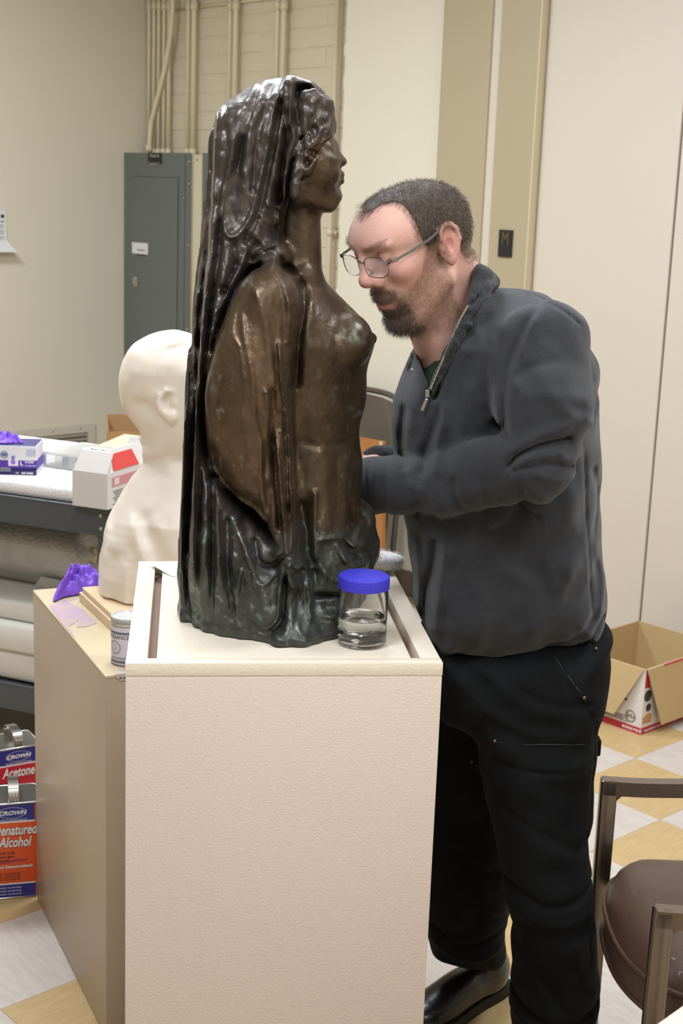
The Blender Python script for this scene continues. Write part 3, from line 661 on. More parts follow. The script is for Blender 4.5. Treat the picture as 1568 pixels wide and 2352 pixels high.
# --- foot print of the base
foot = [(-.247, 2.085), (-.225, 2.055), (-.2, 2.018), (-.16, 1.995), (-.11, 1.98), (-.085, 1.955), (-.055, 1.955), (-.02, 1.99), (.01, 2.03), (.03, 2.14), (.062, 2.3), (.02, 2.36), (-.1, 2.35), (-.2, 2.3), (-.245, 2.2)]
fx_, fy_ = np.meshgrid(v.x, v.y, indexing='ij'); fsd = polysd(fx_, fy_, catmull(foot, 4, True)) + .0030 * np.sin(fx_ * 160) * np.cos(fy_ * 130)
zr = np.clip((v.z - ZP) / .22, 0, 1); grow = (.0 + .10 * zr ** 1.6)
sel = (v.Z < ZP + .22)
Fb = (-(fsd[:, :, None] + grow[None, None, :])).astype(np.float32)
v.F = np.where(sel, smax(v.F, Fb, .012), v.F)
# widen the hem out to the foot print just above the pedestal
low = np.maximum(-(fsd[:, :, None]) + np.maximum(v.Z - ZP - .012, 0) * 1.1, v.Z - (ZP + .09)).astype(np.float32)
v.F = smin(v.F, low - .25 * D2[:, None, :].astype(np.float32) - (rough * 1.2)[:, None, :].astype(np.float32), .016)
v.F = np.maximum(v.F, ZP - v.Z + .0002 + 0 * v.X).astype(np.float32)
def bust_col(P):
    u, w_ = projw(P[:, 0], YB, P[:, 2]); br = np.array(srgb('#4c3d2d')[:3]); vl = np.array(srgb('#544c47')[:3]); gr = np.array(srgb('#3e4540')[:3])
    inside = lambda poly, s: np.clip(polysd(u, w_, poly) / s + .5, 0, 1)[:, None]
    c = np.tile(vl, (len(P), 1))
    c = c + (br - c) * inside([(640, 560), (700, 480), (640, 480), (650, 600), (600, 600), (500, 760), (480, 930), (520, 1060), (620, 1170), (690, 1150), (740, 1190), (840, 1190), (880, 760), (760, 480), (830, 480), (800, 300), (720, 330), (690, 460)], 14)
    c = c + (np.array(srgb('#5e4b38')[:3]) - c) * (np.clip(polysd(u, w_, ARM) / 30, 0, 1) * .8)[:, None]
    hem = np.clip((w_ - 1160) / 80, 0, 1)[:, None]; c = c + (gr - c) * hem * .7
    n1 = noise2(u, w_, 16, 22, 11); n2 = noise2(u, w_, 6, 9, 12); n3 = noise2(u, w_, 40, 60, 13)
    c = c * (1 + .16 * n1 + .10 * n2 + .12 * n3)[:, None]
    vdg = np.array(srgb('#8aa096')[:3]); d = folds(u, w_, [f for f in FD if f[1] < -.007])
    spot = .8 * (1 - .7 * np.clip(polysd(u, w_, TOR) / 30, 0, 1) * (w_ < 1150)) * np.clip(n2 * 2.2 + n1 * 1.2 - 1.45, 0, 1) * np.clip((w_ - 640) / 300, .15, 1) + np.exp(-(((u - 815) / 30) ** 2 + ((w_ - 752) / 20) ** 2)) * np.clip(n2 + n1 + .25, 0, 1)
    c = c + (vdg - c) * (np.clip(spot, 0, 1) * .55)[:, None]
    return np.clip(c, 0, 1)
m_bronze = mat('dark_bronze', '#4a3f33', .34, metal=.55, attr='tint', bump=.45, bscale=110, spec=.6, var=.10, vscale=22)
def rough_map(m, lo, hi, sc):
    nt = m.node_tree; b_ = nt.nodes['Principled BSDF']; nz = nt.nodes.new('ShaderNodeTexNoise'); nz.inputs['Scale'].default_value = sc; nz.inputs['Detail'].default_value = 5
    mr = nt.nodes.new('ShaderNodeMapRange'); mr.inputs[1].default_value = .35; mr.inputs[2].default_value = .65; mr.inputs[3].default_value = lo; mr.inputs[4].default_value = hi
    nt.links.new(nz.outputs[0], mr.inputs[0]); nt.links.new(mr.outputs[0], b_.inputs['Roughness'])
rough_map(m_bronze, .28, .50, 14)
bust = v.mesh('bronze_bust', m_bronze, None, bust_col)
tag(bust, 'dark bronze bust of a veiled woman in profile on the cream pedestal', 'sculpture'); del v
# ================================================================ SECOND PEDESTAL, MARBLE BUST
Z2 = .747
C2 = atz(242, 1553, Z2); r2 = math.radians(25.1); W2, D2_ = .50, .597
e2 = Rz(r2) @ Vector((1, 0, 0)); f2 = Rz(r2) @ Vector((0, 1, 0)); c2 = Vector((C2[0], C2[1], 0)) + e2 * (W2 / 2) + f2 * (D2_ / 2)
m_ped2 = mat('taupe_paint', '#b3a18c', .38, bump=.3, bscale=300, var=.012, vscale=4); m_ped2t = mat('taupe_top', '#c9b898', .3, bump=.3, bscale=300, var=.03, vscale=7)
t2 = thing('pedestal', 'lower taupe painted display pedestal under the pale marble bust', 'pedestal', c2, r2)
b = MB(); b.box((0, 0, (Z2 - .006) / 2), (W2, D2_, Z2 - .006), ch=.002); b.obj('body', m_ped2, t2, smooth=.6)
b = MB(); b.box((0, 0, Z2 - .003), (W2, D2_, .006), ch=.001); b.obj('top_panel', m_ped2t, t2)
def L2(px, py, z=Z2): q = Rz(-r2) @ (Vector(tuple(atz(px, py, z))) - c2); return (q.x, q.y)
# film of torn purple tape residue, flat on the top
m_film = mat('purple_film', '#b096b4', .35, bump=.6, bscale=60, col2='#bfab88', var=.8, vscale=30)
t = thing('tape_film', 'thin pale purple film stuck flat on the taupe pedestal top', 'film', (c2.x, c2.y, Z2), r2)
b = MB(); pts = [L2(*p) for p in ((114, 1392), (150, 1380), (190, 1400), (222, 1432), (200, 1440), (176, 1442), (181, 1425), (158, 1440), (174, 1470), (168, 1462), (140, 1430))]
b.slab([(x, y, .0003) for x, y in pts], (0, 0, 1), .0007); b.obj('film', m_film, t)
# slatted wooden base below the marble bust
m_pine = mat('pale_wood', '#d6bd98', .5, var=.05, vscale=12, stretch=(1, 8, 8)); 
t = thing('wooden_base', 'pale wooden slat under the marble bust on the taupe pedestal', 'wooden base', (c2.x, c2.y, Z2), r2)
a_ = L2(180, 1378, Z2 + .0); d_ = L2(258, 1452, Z2 + .0); dv_ = Vector((d_[0] - a_[0], d_[1] - a_[1], 0)); ln = dv_.length; rr2 = math.atan2(dv_.y, dv_.x); mid = Vector(((a_[0] + d_[0]) / 2, (a_[1] + d_[1]) / 2, 0))
nn = Vector((-math.sin(rr2), math.cos(rr2), 0))
for k, off in enumerate((.012, .10, .19)):
    b = MB(); p = mid + nn * off; b.box((p.x, p.y, .010), (ln * .95, .024, .020), Rz(rr2), ch=.0015); b.obj('slat', m_pine, t)
b = MB(); p = mid + nn * .105; b.box((p.x, p.y, .026), (ln * .90, .20, .011), Rz(rr2), ch=.0015); b.obj('board', m_pine, t)
# marble bust
YM = 2.93; ZB = Z2 + .0325
v = Vol((-.62, 2.70, ZB - .008), (-.12, 3.16, 1.46), .004, YM); U, W = v.U, v.W
HEADM = [(455, 775), (425, 763), (392, 759), (350, 765), (315, 783), (290, 812), (277, 850), (273, 885), (277, 915), (288, 945), (306, 968), (322, 990), (331, 1020), (345, 1060), (520, 1080), (545, 960), (548, 860), (520, 800)]
v.infl(HEADM, YM, lerp2(W, [760, 850, 950, 1060], [.07, .082, .075, .052]), .085, k=.02)
BODM = [(328, 1000), (330, 1035), (322, 1068), (300, 1100), (272, 1142), (247, 1190), (230, 1255), (221, 1325), (216, 1395), (218, 1425), (232, 1440), (250, 1470), (560, 1520), (570, 1200), (545, 1080), (500, 1000)]
v.infl(BODM, YM + .02, lerp2(W, [1000, 1060, 1180, 1300, 1500], [.06, .08, .16, .18, .17]), .12, k=.015)
near = lambda px, py, a: aty(px, py, YM - a)
e_ = [near(*p) for p in ((372, 912, .070), (362, 925, .078), (366, 945, .080), (377, 958, .078))]
v.chain([near(*p) for p in ((412, 908, .068), (398, 898, .076), (380, 897, .080), (366, 908, .082), (362, 925, .082), (368, 942, .080), (380, 954, .077))], [.004, .005, .006, .006, .006, .006, .006], .004, .003)
v.ell(near(393, 956, .076), (.014, .011, .015), .006); v.ell(near(385, 922, .085), (.010, .016, .018), .006, op='cut'); v.ell(near(399, 925, .073), (.008, .008, .01), .005)
v.ell(near(318, 940, .075), (.03, .02, .02), .02, op='cut')
FM = [([(240, 1240), (232, 1320), (236, 1420)], -.004, 10), ([(262, 1200), (256, 1300), (262, 1430)], .004, 10), ([(350, 1170), (380, 1220), (410, 1290)], -.010, 18), ([(330, 1180), (350, 1230), (380, 1300)], .004, 16), ([(285, 1250), (283, 1340), (292, 1440)], -.003, 9), ([(310, 1260), (315, 1360), (318, 1450)], .003, 9),
      ([(395, 798), (425, 790), (445, 788)], -.004, 6), ([(380, 780), (420, 772)], .002, 12), ([(340, 1030), (400, 1045), (440, 1040)], .003, 12)]
v.disp(folds(U, W, FM) + np.sin(W / 2.6 + np.sin(U / 25) * 1.5) * .00018 * np.clip((W - 1120) / 80, 0, 1) + noise2(U, W, 25, 25, 5) * .0018)
fx_, fy_ = np.meshgrid(v.x, v.y, indexing='ij')
v.F = np.maximum(v.F, ZB - v.Z + .0002 + 0 * v.X).astype(np.float32)
m_marble = mat('marble', '#e9dece', .42, sss=.15, var=.02, vscale=8, col2='#e2d6c8', bump=.15, bscale=120)
mb = v.mesh('marble_bust', m_marble, None); tag(mb, 'pale marble bust of a bald figure seen from behind, partly hidden', 'sculpture'); del v

# ---------------------------------------------------------------- nitrile gloves (crumpled)
def crumple(name, label, outline, zbase, hts, m, seed, cat='glove', group=None, thick=.010):
    """crumpled sheet: polar rings over an outline in plan, height from folds"""
    C_ = Vector((sum(p[0] for p in outline) / len(outline), sum(p[1] for p in outline) / len(outline), 0)); P = catmull(outline, 6, True); n = len(P); R = 14; vs = []; fs = []
    rs_ = np.random.RandomState(seed); ph = rs_.rand(6) * 6
    for j in range(R + 1):
        q = j / R
        for i in range(n):
            x = C_.x + (P[i][0] - C_.x) * q; y = C_.y + (P[i][1] - C_.y) * q; a = i / n * 2 * math.pi
            f = abs(math.sin(a * 2.5 + ph[0] + 2.2 * q)) * .5 + .35 * abs(math.sin(x * 130 + ph[1] + 1.5 * math.sin(y * 70))) + .3 * abs(math.sin(y * 150 - x * 60 + ph[2])) + .15 * math.sin(x * 330 + y * 260)
            env = (1 - q ** 3.0)
            vs.append((x, y, zbase + max(.0006, hts * (.25 + .75 * f) * env + .0035 * (q > .9) * abs(math.sin(a * 9)))))
    for j in range(R):
        for i in range(n): k = (i + 1) % n; fs.append((j * n + i, j * n + k, (j + 1) * n + k, (j + 1) * n + i))
    b = MB(); b.add(vs, fs); o = b.obj(name, m, None, True); tag(o, label, cat, group)
    md = o.modifiers.new('thickness', 'SOLIDIFY'); md.thickness = .0004; ms = o.modifiers.new('smooth', 'SUBSURF'); ms.levels = ms.render_levels = 1; return o
m_nit = mat('purple_nitrile', '#7a4fc6', .42, bump=.3, bscale=300, var=.06, vscale=20)
crumple('nitrile_glove', 'crumpled purple nitrile glove lying on the taupe pedestal corner', [tuple(atz(a, b_, Z2)[:2]) for a, b_ in ((121, 1384), (150, 1374), (186, 1368), (222, 1362), (250, 1345), (222, 1325), (180, 1330), (152, 1332), (135, 1352))], Z2 + .0005, .052, m_nit, 3)

# ---------------------------------------------------------------- wax tin
jp = atz(292, 1520, Z2); m_tin = mat('tin_metal', '#c9c8c6', .28, metal=.9); m_lab = mat('tin_label', '#d9d6e2', .5); m_lab2 = mat('label_grey', '#6c6f7c', .5)
zt_ = .092; rj = .030
t = thing('wax_tin', 'white labelled round tin with ridged metal lid between the pedestals', 'tin', (jp[0], jp[1], Z2), .3)
b = MB(); b.lathe([(0, .001), (rj - .001, .001), (rj, .003), (rj, zt_ - .016), (rj - .001, zt_ - .015)], seg=40); b.obj('body', m_lab, t, smooth=.7)
b = MB(); b.lathe([(rj - .001, zt_ - .018), (rj + .001, zt_ - .016), (rj + .001, zt_ - .012), (rj - .0003, zt_ - .010), (rj + .001, zt_ - .008), (rj + .0015, zt_ - .003), (rj, zt_), (rj - .003, zt_ + .0004), (rj - .004, zt_ - .001), (0, zt_ - .001)], seg=40)
b.obj('lid', mat('lid_metal', '#c2c1bf', .35, metal=.8, bump=1.5, bscale=400), t, smooth=.9)
for z0_, z1_ in ((zt_ - .030, zt_ - .0255), (.006, .011), (.0005, .003)): b = MB(); b.lathe([(rj + .0003, z0_), (rj + .0003, z1_)], seg=40); b.obj('label_band', m_lab2, t, True)
def wraptext(par, s_, size, z, a_mid, r, m, bold=0, sx=1):
    me_o = text('lettering', s_, size, m, par, (0, 0, 0), (0, 0, 0), align='CENTER', ext=0, bold=bold, sx=sx)
    for vtx in me_o.data.vertices:
        a = a_mid + vtx.co.x / r; zz_ = vtx.co.y; vtx.co = (r * math.cos(a), r * math.sin(a), z + zz_)
    return me_o
AM = -math.pi / 2 - .3 - .34
wraptext(t, 'RENAISSANCE', .0105, .053, AM - .42, rj + .0006, m_ink, sx=.95)
wraptext(t, 'WAX POLISH', .006, .0135, AM - .1, rj + .0006, m_ink)
b = MB()
for rad_, w_ in ((.0125, .0006), (.0105, .0004), (.004, .0005)):
    for k in range(40):
        a0_, a1_ = k / 40 * 2 * math.pi, (k + 1) / 40 * 2 * math.pi
        def cp(rr_, a): aa = AM - .35 + rr_ * math.cos(a) / rj; return ((rj + .0006) * math.cos(aa), (rj + .0006) * math.sin(aa), .036 + rr_ * math.sin(a))
        b.quad(cp(rad_, a0_), cp(rad_, a1_), cp(rad_ + w_, a1_), cp(rad_ + w_, a0_))
b.obj('emblem', m_ink, t)
# paper tag stuck over the pedestal edge by the tin
pA = Vector((C2[0], C2[1], 0)) + e2 * .045 - f2 * .0006
t = thing('label_paper', 'small printed clear label folded over the taupe pedestal edge below the tin', 'label', (pA.x, pA.y, Z2), r2)
b = MB(); b.slab([(-.028, 0, .0008), (.05, 0, .0008), (.05, .03, .0008), (-.01, .03, .0008)], (0, 0, 1), .0003); b.slab([(-.03, -.0006, .0005), (.05, -.0006, .0005), (.05, -.0006, -.012), (-.018, -.0006, -.012)], (0, -1, 0), .0004); b.obj('sheet', mat('clear_label', '#c3b4ae', .3, var=.05), t)
text('lettering', 'R wax', .007, m_ink, t, (-.02, -.0012, -.009), (math.pi / 2, 0, 0), shear=.3)

# ================================================================ THINGS ON THE MAIN PEDESTAL
# glass jar
cj = atz(830, 1478, ZP); cj = Vector((cj[0], cj[1], ZP)); RJ = .0345; HJ = .089
RJ = (atz(886, 1478, ZP)[0] - atz(773, 1478, ZP)[0]) / 2
m_glass = mat('clear_glass', (1, 1, 1, 1), .02, trans=1, ior=1.48); m_water = mat('clear_water', (.97, .99, .98, 1), .0, trans=1, ior=1.33)
t = thing('glass_jar', 'clear glass jar half full of water with blue lid beside the bronze bust', 'jar', cj + Vector((0, 0, .0003)))
th = .0024
b = MB(); b.lathe([(0, .0008), (RJ * .80, 0), (RJ - .003, .0015), (RJ, .006), (RJ, HJ - .008), (RJ - .004, HJ - .001), (RJ - .004, HJ + .010), (RJ - .004 - th, HJ + .010), (RJ - .004 - th, HJ - .001), (RJ - th, HJ - .010), (RJ - th, .010), (RJ - .006, .006), (0, .0055)], seg=56); b.obj('glass', m_glass, t, smooth=.8)
wz = .041; RI = RJ - th
b = MB(); b.lathe([(0, .0058), (RI - .0045, .0062), (RI + .0002, .0102), (RI + .0002, wz + .0012), (RI - .0015, wz), (0, wz)], seg=56); b.obj('water', m_water, t, smooth=.8)
m_lid = mat('blue_plastic', '#3a36c0', .55, bump=.5, bscale=500)
b = MB(); b.lathe([(0, HJ + .0165), (RJ - .001, HJ + .0165), (RJ + .0010, HJ + .0150), (RJ + .0014, HJ + .0135), (RJ + .0014, HJ - .002), (RJ - .001, HJ - .0028), (RJ - .0015, HJ + .0105), (0, HJ + .0108)], seg=56); b.obj('lid', m_lid, t, smooth=.7)
# cotton wad
cw_ = atz(876, 1312, ZP)
v = Vol((cw_[0] - .06, cw_[1] - .05, ZP - .004), (cw_[0] + .06, cw_[1] + .06, ZP + .07), .0018)
rs_ = np.random.RandomState(7)
for k in range(26):
    a, q = rs_.rand() * 6.28, rs_.rand() ** .5; x, y = cw_[0] + .002 + .028 * q * math.cos(a) - .004, cw_[1] + .008 + .024 * q * math.sin(a); h_ = .009 + rs_.rand() * .008
    v.ell((x, y, ZP + .011 + rs_.rand() * .016 * (1 - q) + .003), (h_ * 1.2, h_, h_ * .8), .006)
v.ell((cw_[0] + .027, cw_[1] + .004, ZP + .020), (.011, .009, .009), .008)
v.F = np.maximum(v.F, ZP - v.Z + .0004 + 0 * v.X).astype(np.float32)
m_cot = mat('cotton', '#f7f5f4', .95, bump=.5, bscale=200, sss=.2)
cot = v.mesh('cotton_wad', m_cot, None); tag(cot, 'fluffy white cotton wad at the pedestal back beside the bust', 'cotton')
cv = np.array([q.co[:] for q in cot.data.vertices]); cn = np.array([q.normal[:] for q in cot.data.vertices]); pick = rs_.choice(len(cv), 2200); b = MB()
for i in pick:
    if cv[i][2] < ZP + .006: continue
    d_ = cn[i] + rs_.randn(3) * .6; d_ /= np.linalg.norm(d_); l = .003 + .006 * rs_.rand(); s_ = np.cross(d_, rs_.randn(3)); s_ /= np.linalg.norm(s_); s_ *= .00013
    p = cv[i]; m_ = p + d_ * l * .6 + rs_.randn(3) * .0008; e = p + d_ * l; b.add([p - s_, p + s_, m_ + s_, m_ - s_, e], [(0, 1, 2, 3), (3, 2, 4)])
o_ = b.obj('fibres', m_cot, cot); o_['kind'] = 'stuff'; del v
# card under the bust
t = thing('note_card', 'white handwritten card on the pedestal behind the bronze bust', 'card', (0, 0, ZP))
q = [Vector(tuple(atz(a, b_, ZP))) - Vector((0, 0, ZP)) for a, b_ in ((344, 1303), (378, 1293), (428, 1290), (428, 1332), (390, 1323))]; q[0].z = .006; q[1].z = .002
b = MB(); b.slab([x + Vector((0, 0, .0006)) for x in q], (0, 0, 1), .0005); b.obj('card', mat('card_stock', '#ece9d8', .7), t)
b = MB()
for k in range(6):
    p = Vector(tuple(atz(368 + k * 2, 1300 + k * 3.6, ZP + .002))); b.box((p.x + .012, p.y, p.z - ZP + .002 - .0004 * k), (.03 + .004 * (k % 3), .0008, .0002), Rz(.1))
b.obj('writing', mat('faint_ink', '#9a988c', .8), t)
# ================================================================ CART AND WHAT IT CARRIES
ca = 113.0; cu = azv(ca); cvv = azv(ca - 90); crz = math.atan2(cu.y, cu.x)
ZS, ZL = .76, .20
K = atz(250, 1172, ZS); K = Vector((K[0], K[1], 0)); CWD, CLN = .62, 1.15; cc = K - cu * (CLN / 2) + cvv * (CWD / 2)
m_cart = mat('cart_grey', '#4d5256', .4, bump=.3, bscale=300); m_rub = mat('black_rubber', '#1b1b1c', .7)
t = thing('utility_cart', 'dark grey metal shelf cart loaded with supplies at the left edge', 'cart', cc, crz)
hx, hy = CLN / 2, CWD / 2
for z_, nm in ((ZS, 'shelf'), (ZL, 'shelf')):
    b = MB(); b.box((0, 0, z_ - .004), (CLN - .004, CWD - .004, .003))
    for sx in (-1, 1): b.box((sx * (hx - .0015), 0, z_ - .038), (.003, CWD, .078), ch=.001)
    for sy in (-1, 1): b.box((0, sy * (hy - .0015), z_ - .038), (CLN, .003, .078), ch=.001)
    for sy in (-1, 1): b.tube([(-hx, sy * (hy - .003), z_), (hx, sy * (hy - .003), z_)], .004, 8)
    b.obj(nm, m_cart, t)
for sx in (-1, 1):
    for sy in (-1, 1):
        b = MB(); b.box((sx * (hx - .020), sy * (hy - .0045), .42), (.038, .003, .70), ch=.001); b.box((sx * (hx - .0045), sy * (hy - .020), .42), (.003, .038, .70), ch=.001); lg = b.obj('leg', m_cart, t)
        for z_ in (ZS - .018, ZS - .055, ZL - .018, ZL - .055):
            b = MB(); b.lathe([(0, -.004), (.005, -.003), (.0065, 0), (0, 0)], (sx * (hx - .026), sy * hy, z_), 12, Rx(math.pi / 2 * (-1 if sy > 0 else 1)) if sy > 0 else Rx(-math.pi / 2)); b.obj('bolt', m_screw, lg, True)
        b = MB(); b.lathe([(0, -.012), (.045, -.012), (.05, -.006), (.05, .006), (.045, .012), (0, .012)], (sx * (hx - .04), sy * (hy - .04), .05), 20, Rx(math.pi / 2)); b.box((sx * (hx - .04), sy * (hy - .04), .085), (.05, .04, .03), ch=.003); b.obj('caster', m_rub, t, True)
# foam block on the shelf
m_foam = mat('white_foam', '#ece9e8', .85, bump=1.2, bscale=220, sss=.1)
def placed(name, label, cat, p, rz, group=None): return thing(name, label, cat, p, rz, group)
def CP(u, v_, z): return cc + cu * u + cvv * v_ + Vector((0, 0, z))
def CL(px, py, z): p = Vector(tuple(atz(px, py, z))) - cc; return p.dot(cu), p.dot(cvv)
fz = ZS + .052
fo = MB(); uf0, uf1 = -hx + .01, CL(120, 1130, fz)[0]; vf0 = CL(60, 1100, fz)[1]
fo.box(((uf0 + uf1) / 2, .0, .026), (uf1 - uf0, CWD - .022, .050), ch=.016); t = placed('foam_sheet', 'thick white packing foam sheet on the cart top shelf', 'foam', cc + Vector((0, 0, ZS - .001)), crz); fo.obj('foam', m_foam, t, True)

# glove dispenser box
def L_(px, py, z): return Vector(tuple(atz(px, py, z)))
g1 = L_(84, 1091, fz); g0 = L_(0, 1089, fz); gu = (g1 - g0); gu.z = 0; gu.normalize(); grz = math.atan2(gu.y, gu.x); gw, gd, gh = .24, .125, .082
m_navy = mat('box_navy', '#2c2a5a', .45); m_vio = mat('box_violet', '#5a3a9c', .45); m_wh = mat('box_white', '#d9d6da', .5); m_lil = mat('box_lilac', '#8c6fd0', .5)
gp = g1 - gu * (gw / 2) + (Rz(grz) @ Vector((0, gd / 2, 0))); t = placed('glove_box', 'purple and navy nitrile glove dispenser box on the foam sheet', 'box', Vector((gp.x, gp.y, fz)), grz); tgb = t
b = MB(); b.box((0, 0, gh / 2), (gw, gd, gh), ch=.0008); b.obj('carton', m_wh, t)
b = MB(); b.box((0, 0, gh + .0004), (gw - .004, gd - .004, .0006)); b.obj('top_print', mat('box_top', '#4a4770', .5), t)
y_ = -gd / 2 - .0004
b = MB(); b.box((0, y_, .027), (gw, .0006, .028)); b.box((gw / 2 + .0003, 0, .027), (.0006, gd, .028)); b.obj('violet_band', m_vio, t)
b = MB(); b.box((0, y_, .0095), (gw, .0006, .019)); b.box((0, y_, .0395), (gw, .0004, .002)); b.obj('navy_band', m_navy, t)
b = MB(); b.box((.055, y_ - .0006, .040), (.028, .0006, .030)); b.obj('picture_panel', m_wh, t)
b = MB(); b.lathe([(.0065, 0), (.0045, .0003), (.0045, .0008), (.0, .0008)], (.055, y_ - .0014, .036), 16, Rx(math.pi / 2)); b.box((.055, y_ - .0012, .045), (.008, .0004, .012))
for k in range(4): b.box((.0505 + k * .003, y_ - .0012, .0515), (.0018, .0004, .007))
b.obj('glove_picture', m_lil, t)
b = MB(); b.lathe([(.0105, 0), (.0085, .0004)], (.030, y_ - .0008, .057), 24, Rx(math.pi / 2)); b.box((.030, y_ - .0006, .057), (.014, .0004, .008)); b.obj('emblem', mat('emblem_blue', '#5a6a94', .5), t)
b = MB(); b.box((.106, y_ - .0005, .064), (.026, .0004, .018)); b.obj('grey_patch', mat('patch_grey', '#b5b6c8', .5), t)
m_wt = mat('print_white', '#e8e6ea', .5)
text('lettering', 'L', .017, m_wt, t, (.074, y_ - .001, .027), (math.pi / 2, 0, 0), bold=.0004)
text('lettering', 'KC500', .0085, m_wt, t, (.088, y_ - .001, .034), (math.pi / 2, 0, 0), bold=.0002); text('lettering', 'POWDER-FREE', .0045, m_wt, t, (.088, y_ - .001, .025), (math.pi / 2, 0, 0))
for k in range(3): text('lettering', 'nitrile exam gloves latex free', .0038, m_wt, t, (.003, y_ - .001, .0175 - k * .0042), (math.pi / 2, 0, 0))
text('lettering', '100', .0065, m_wt, t, (.060, y_ - .001, .0025), (math.pi / 2, 0, 0)); text('lettering', 'REF 55083', .0075, m_wt, t, (.078, y_ - .001, .002), (math.pi / 2, 0, 0), bold=.0002)
gl = [gp + (Rz(grz) @ Vector(q)) for q in ((-.02, -.03, 0), (.03, -.045, 0), (.055, -.03, 0), (.075, -.03, 0), (.078, -.018, 0), (.055, -.01, 0), (.04, .02, 0), (-.01, .03, 0), (-.04, 0, 0))]
crumple('nitrile_glove', 'purple nitrile glove sticking out of the glove box top', [(q.x, q.y) for q in gl], fz + gh + .0012, .030, m_nit, 9)
# plastic organiser
o1 = L_(185, 1084, fz); o0 = L_(94, 1070, fz); ou = (o1 - o0); ou.z = 0; orz = math.atan2(ou.y, ou.x); oln = .205; od, oh = .19, .045
op_ = o0 + Rz(orz) @ Vector((oln / 2, od / 2, 0)); m_pp = mat('clear_polypropylene', (.92, .92, .88, 1), .18, trans=.82, ior=1.15)
t = placed('organiser_box', 'clear plastic compartment box with small coloured items on the foam', 'storage box', Vector((op_.x, op_.y, fz + .001)), orz)
b = MB()
for sy in (-1, 1): b.box((0, sy * (od / 2 - .001), oh * .40), (oln, .002, oh * .8), ch=.0006)
for sx in (-1, 1): b.box((sx * (oln / 2 - .001), 0, oh * .40), (.002, od, oh * .8), ch=.0006)
b.box((0, 0, .001), (oln, od, .002)); b.obj('tray', m_pp, t)
for k in range(3):
    b = MB(); b.box((-oln / 2 + oln * (k + 1) / 4, 0, oh * .38), (.0015, od - .006, oh * .7)); b.obj('divider', m_pp, t)
b = MB(); b.box((0, 0, oh * .9), (oln + .004, od + .004, oh * .16), ch=.002); b.obj('lid', m_pp, t)
rs_ = random.Random(3)
items = [('red rubber bulb item in the clear compartment box, left end', 'ball', '#b8382e', (-.122, -.080), .008), ('small blue cap in the clear compartment box, left end', 'cap', '#3f62b4', (-.107, -.078), .008),
         ('grey blue cap in the clear compartment box, second compartment', 'cap', '#7a8794', (-.03, -.07), .010), ('dull blue ball in the clear compartment box, third compartment', 'ball', '#64748a', (.035, -.06), .011), ('pale ball in the clear compartment box, beside the dull blue one', 'ball', '#c9c9c0', (.015, -.075), .009),
         ('flat red tag at the clear compartment box middle', 'ball', '#cf3b2e', (-.02, .02), .010), ('long red stopper at the clear compartment box back', 'cap', '#c4402f', (-.03, .06), .010), ('green stopper at the clear compartment box back', 'cap', '#56764a', (.02, .065), .010)]
for lb, nm, cl, (x, y), r_ in items:
    p = Vector((op_.x, op_.y, fz + .0035)) + Rz(orz) @ Vector((x, y, 0)); b = MB()
    if nm == 'ball': b.lathe([(0, 0)] + [(r_ * math.sin(a), r_ - r_ * math.cos(a)) for a in np.linspace(.2, 3.0, 8)] + [(0, 2 * r_)], seg=14)
    else: b.lathe([(0, 0), (r_, 0), (r_, .026), (r_ * .9, .028), (0, .028)], seg=16)
    o_ = b.obj('stopper' if nm == 'cap' else 'rubber_bulb', mat('item' + cl, cl, .4), None, smooth=.8, loc=p); tag(o_, lb, 'small part')
b = MB(); b.box((.03, .02, oh + .001), (.11, .045, .0006)); pr = b.obj('paper_label', m_paper, t)
text('lettering', 'Supplies', .022, m_ink, t, (-.015, .008, oh + .0016), (0, 0, 0), shear=.2)
# manila folder behind the carton
m_man = mat('manila_card', '#d8c59a', .7)
pf = L_(240, 1062, fz + .0); t = placed('manila_folder', 'cream manila folder lying behind the white carton', 'folder', Vector((pf.x + .03, pf.y + .19, fz + .001)), crz)
b = MB(); b.box((.01, .0, .018), (.17, .24, .003), Rx(.09) , ch=.0005); b.obj('cover', m_man, t); b = MB(); b.box((.01, .0, .008), (.165, .235, .010), Rx(.03)); b.obj('sheets', m_paper, t)
# white carton
zc0 = ZS + .006
w0 = L_(167, 1163, zc0); w1 = L_(252, 1172, zc0); wu = (w1 - w0); wu.z = 0; ww = wu.length; wrz = math.atan2(wu.y, wu.x); hC = .098; dC = .26; th_ = .0022
m_ctn = mat('white_carton', '#d6d1cc', .6); m_red = mat('carton_red', '#cc4642', .5); m_pnk = mat('carton_pink', '#c98a92', .5)
t = placed('white_carton', 'open white cardboard carton with red printing on the cart corner', 'carton', Vector((w0.x, w0.y, zc0 + .0035)), crz)
b = MB(); b.box((ww / 2, 0, hC / 2), (ww, th_, hC)); b.box((ww / 2, dC, hC / 2), (ww, th_, hC)); b.box((0, dC / 2, hC / 2), (th_, dC, hC)); b.box((ww, dC / 2, hC / 2), (th_, dC, hC)); b.box((ww / 2, dC / 2, .001), (ww, dC, th_)); b.obj('walls', m_ctn, t)
b = MB(); b.slab([(.004, -.001, hC), (ww, -.001, hC), (ww + .006, .020, hC + .055), (.016, .020, hC + .055)], (0, 1, 0), th_); b.obj('front_flap', m_ctn, t)
b = MB(); b.slab([(ww, .012, hC), (ww, dC, hC), (ww - .022, dC - .03, hC + .058), (ww - .022, .03, hC + .058)], (-1, 0, 0), th_); fl_ = b.obj('side_flap', m_ctn, t)
b = MB(); b.slab([(ww + .0008, .03, hC + .004), (ww + .0008, .16, hC + .004), (ww - .018, .15, hC + .046), (ww - .018, .04, hC + .046)], (1, 0, 0), .0006); b.obj('red_print', m_red, fl_)
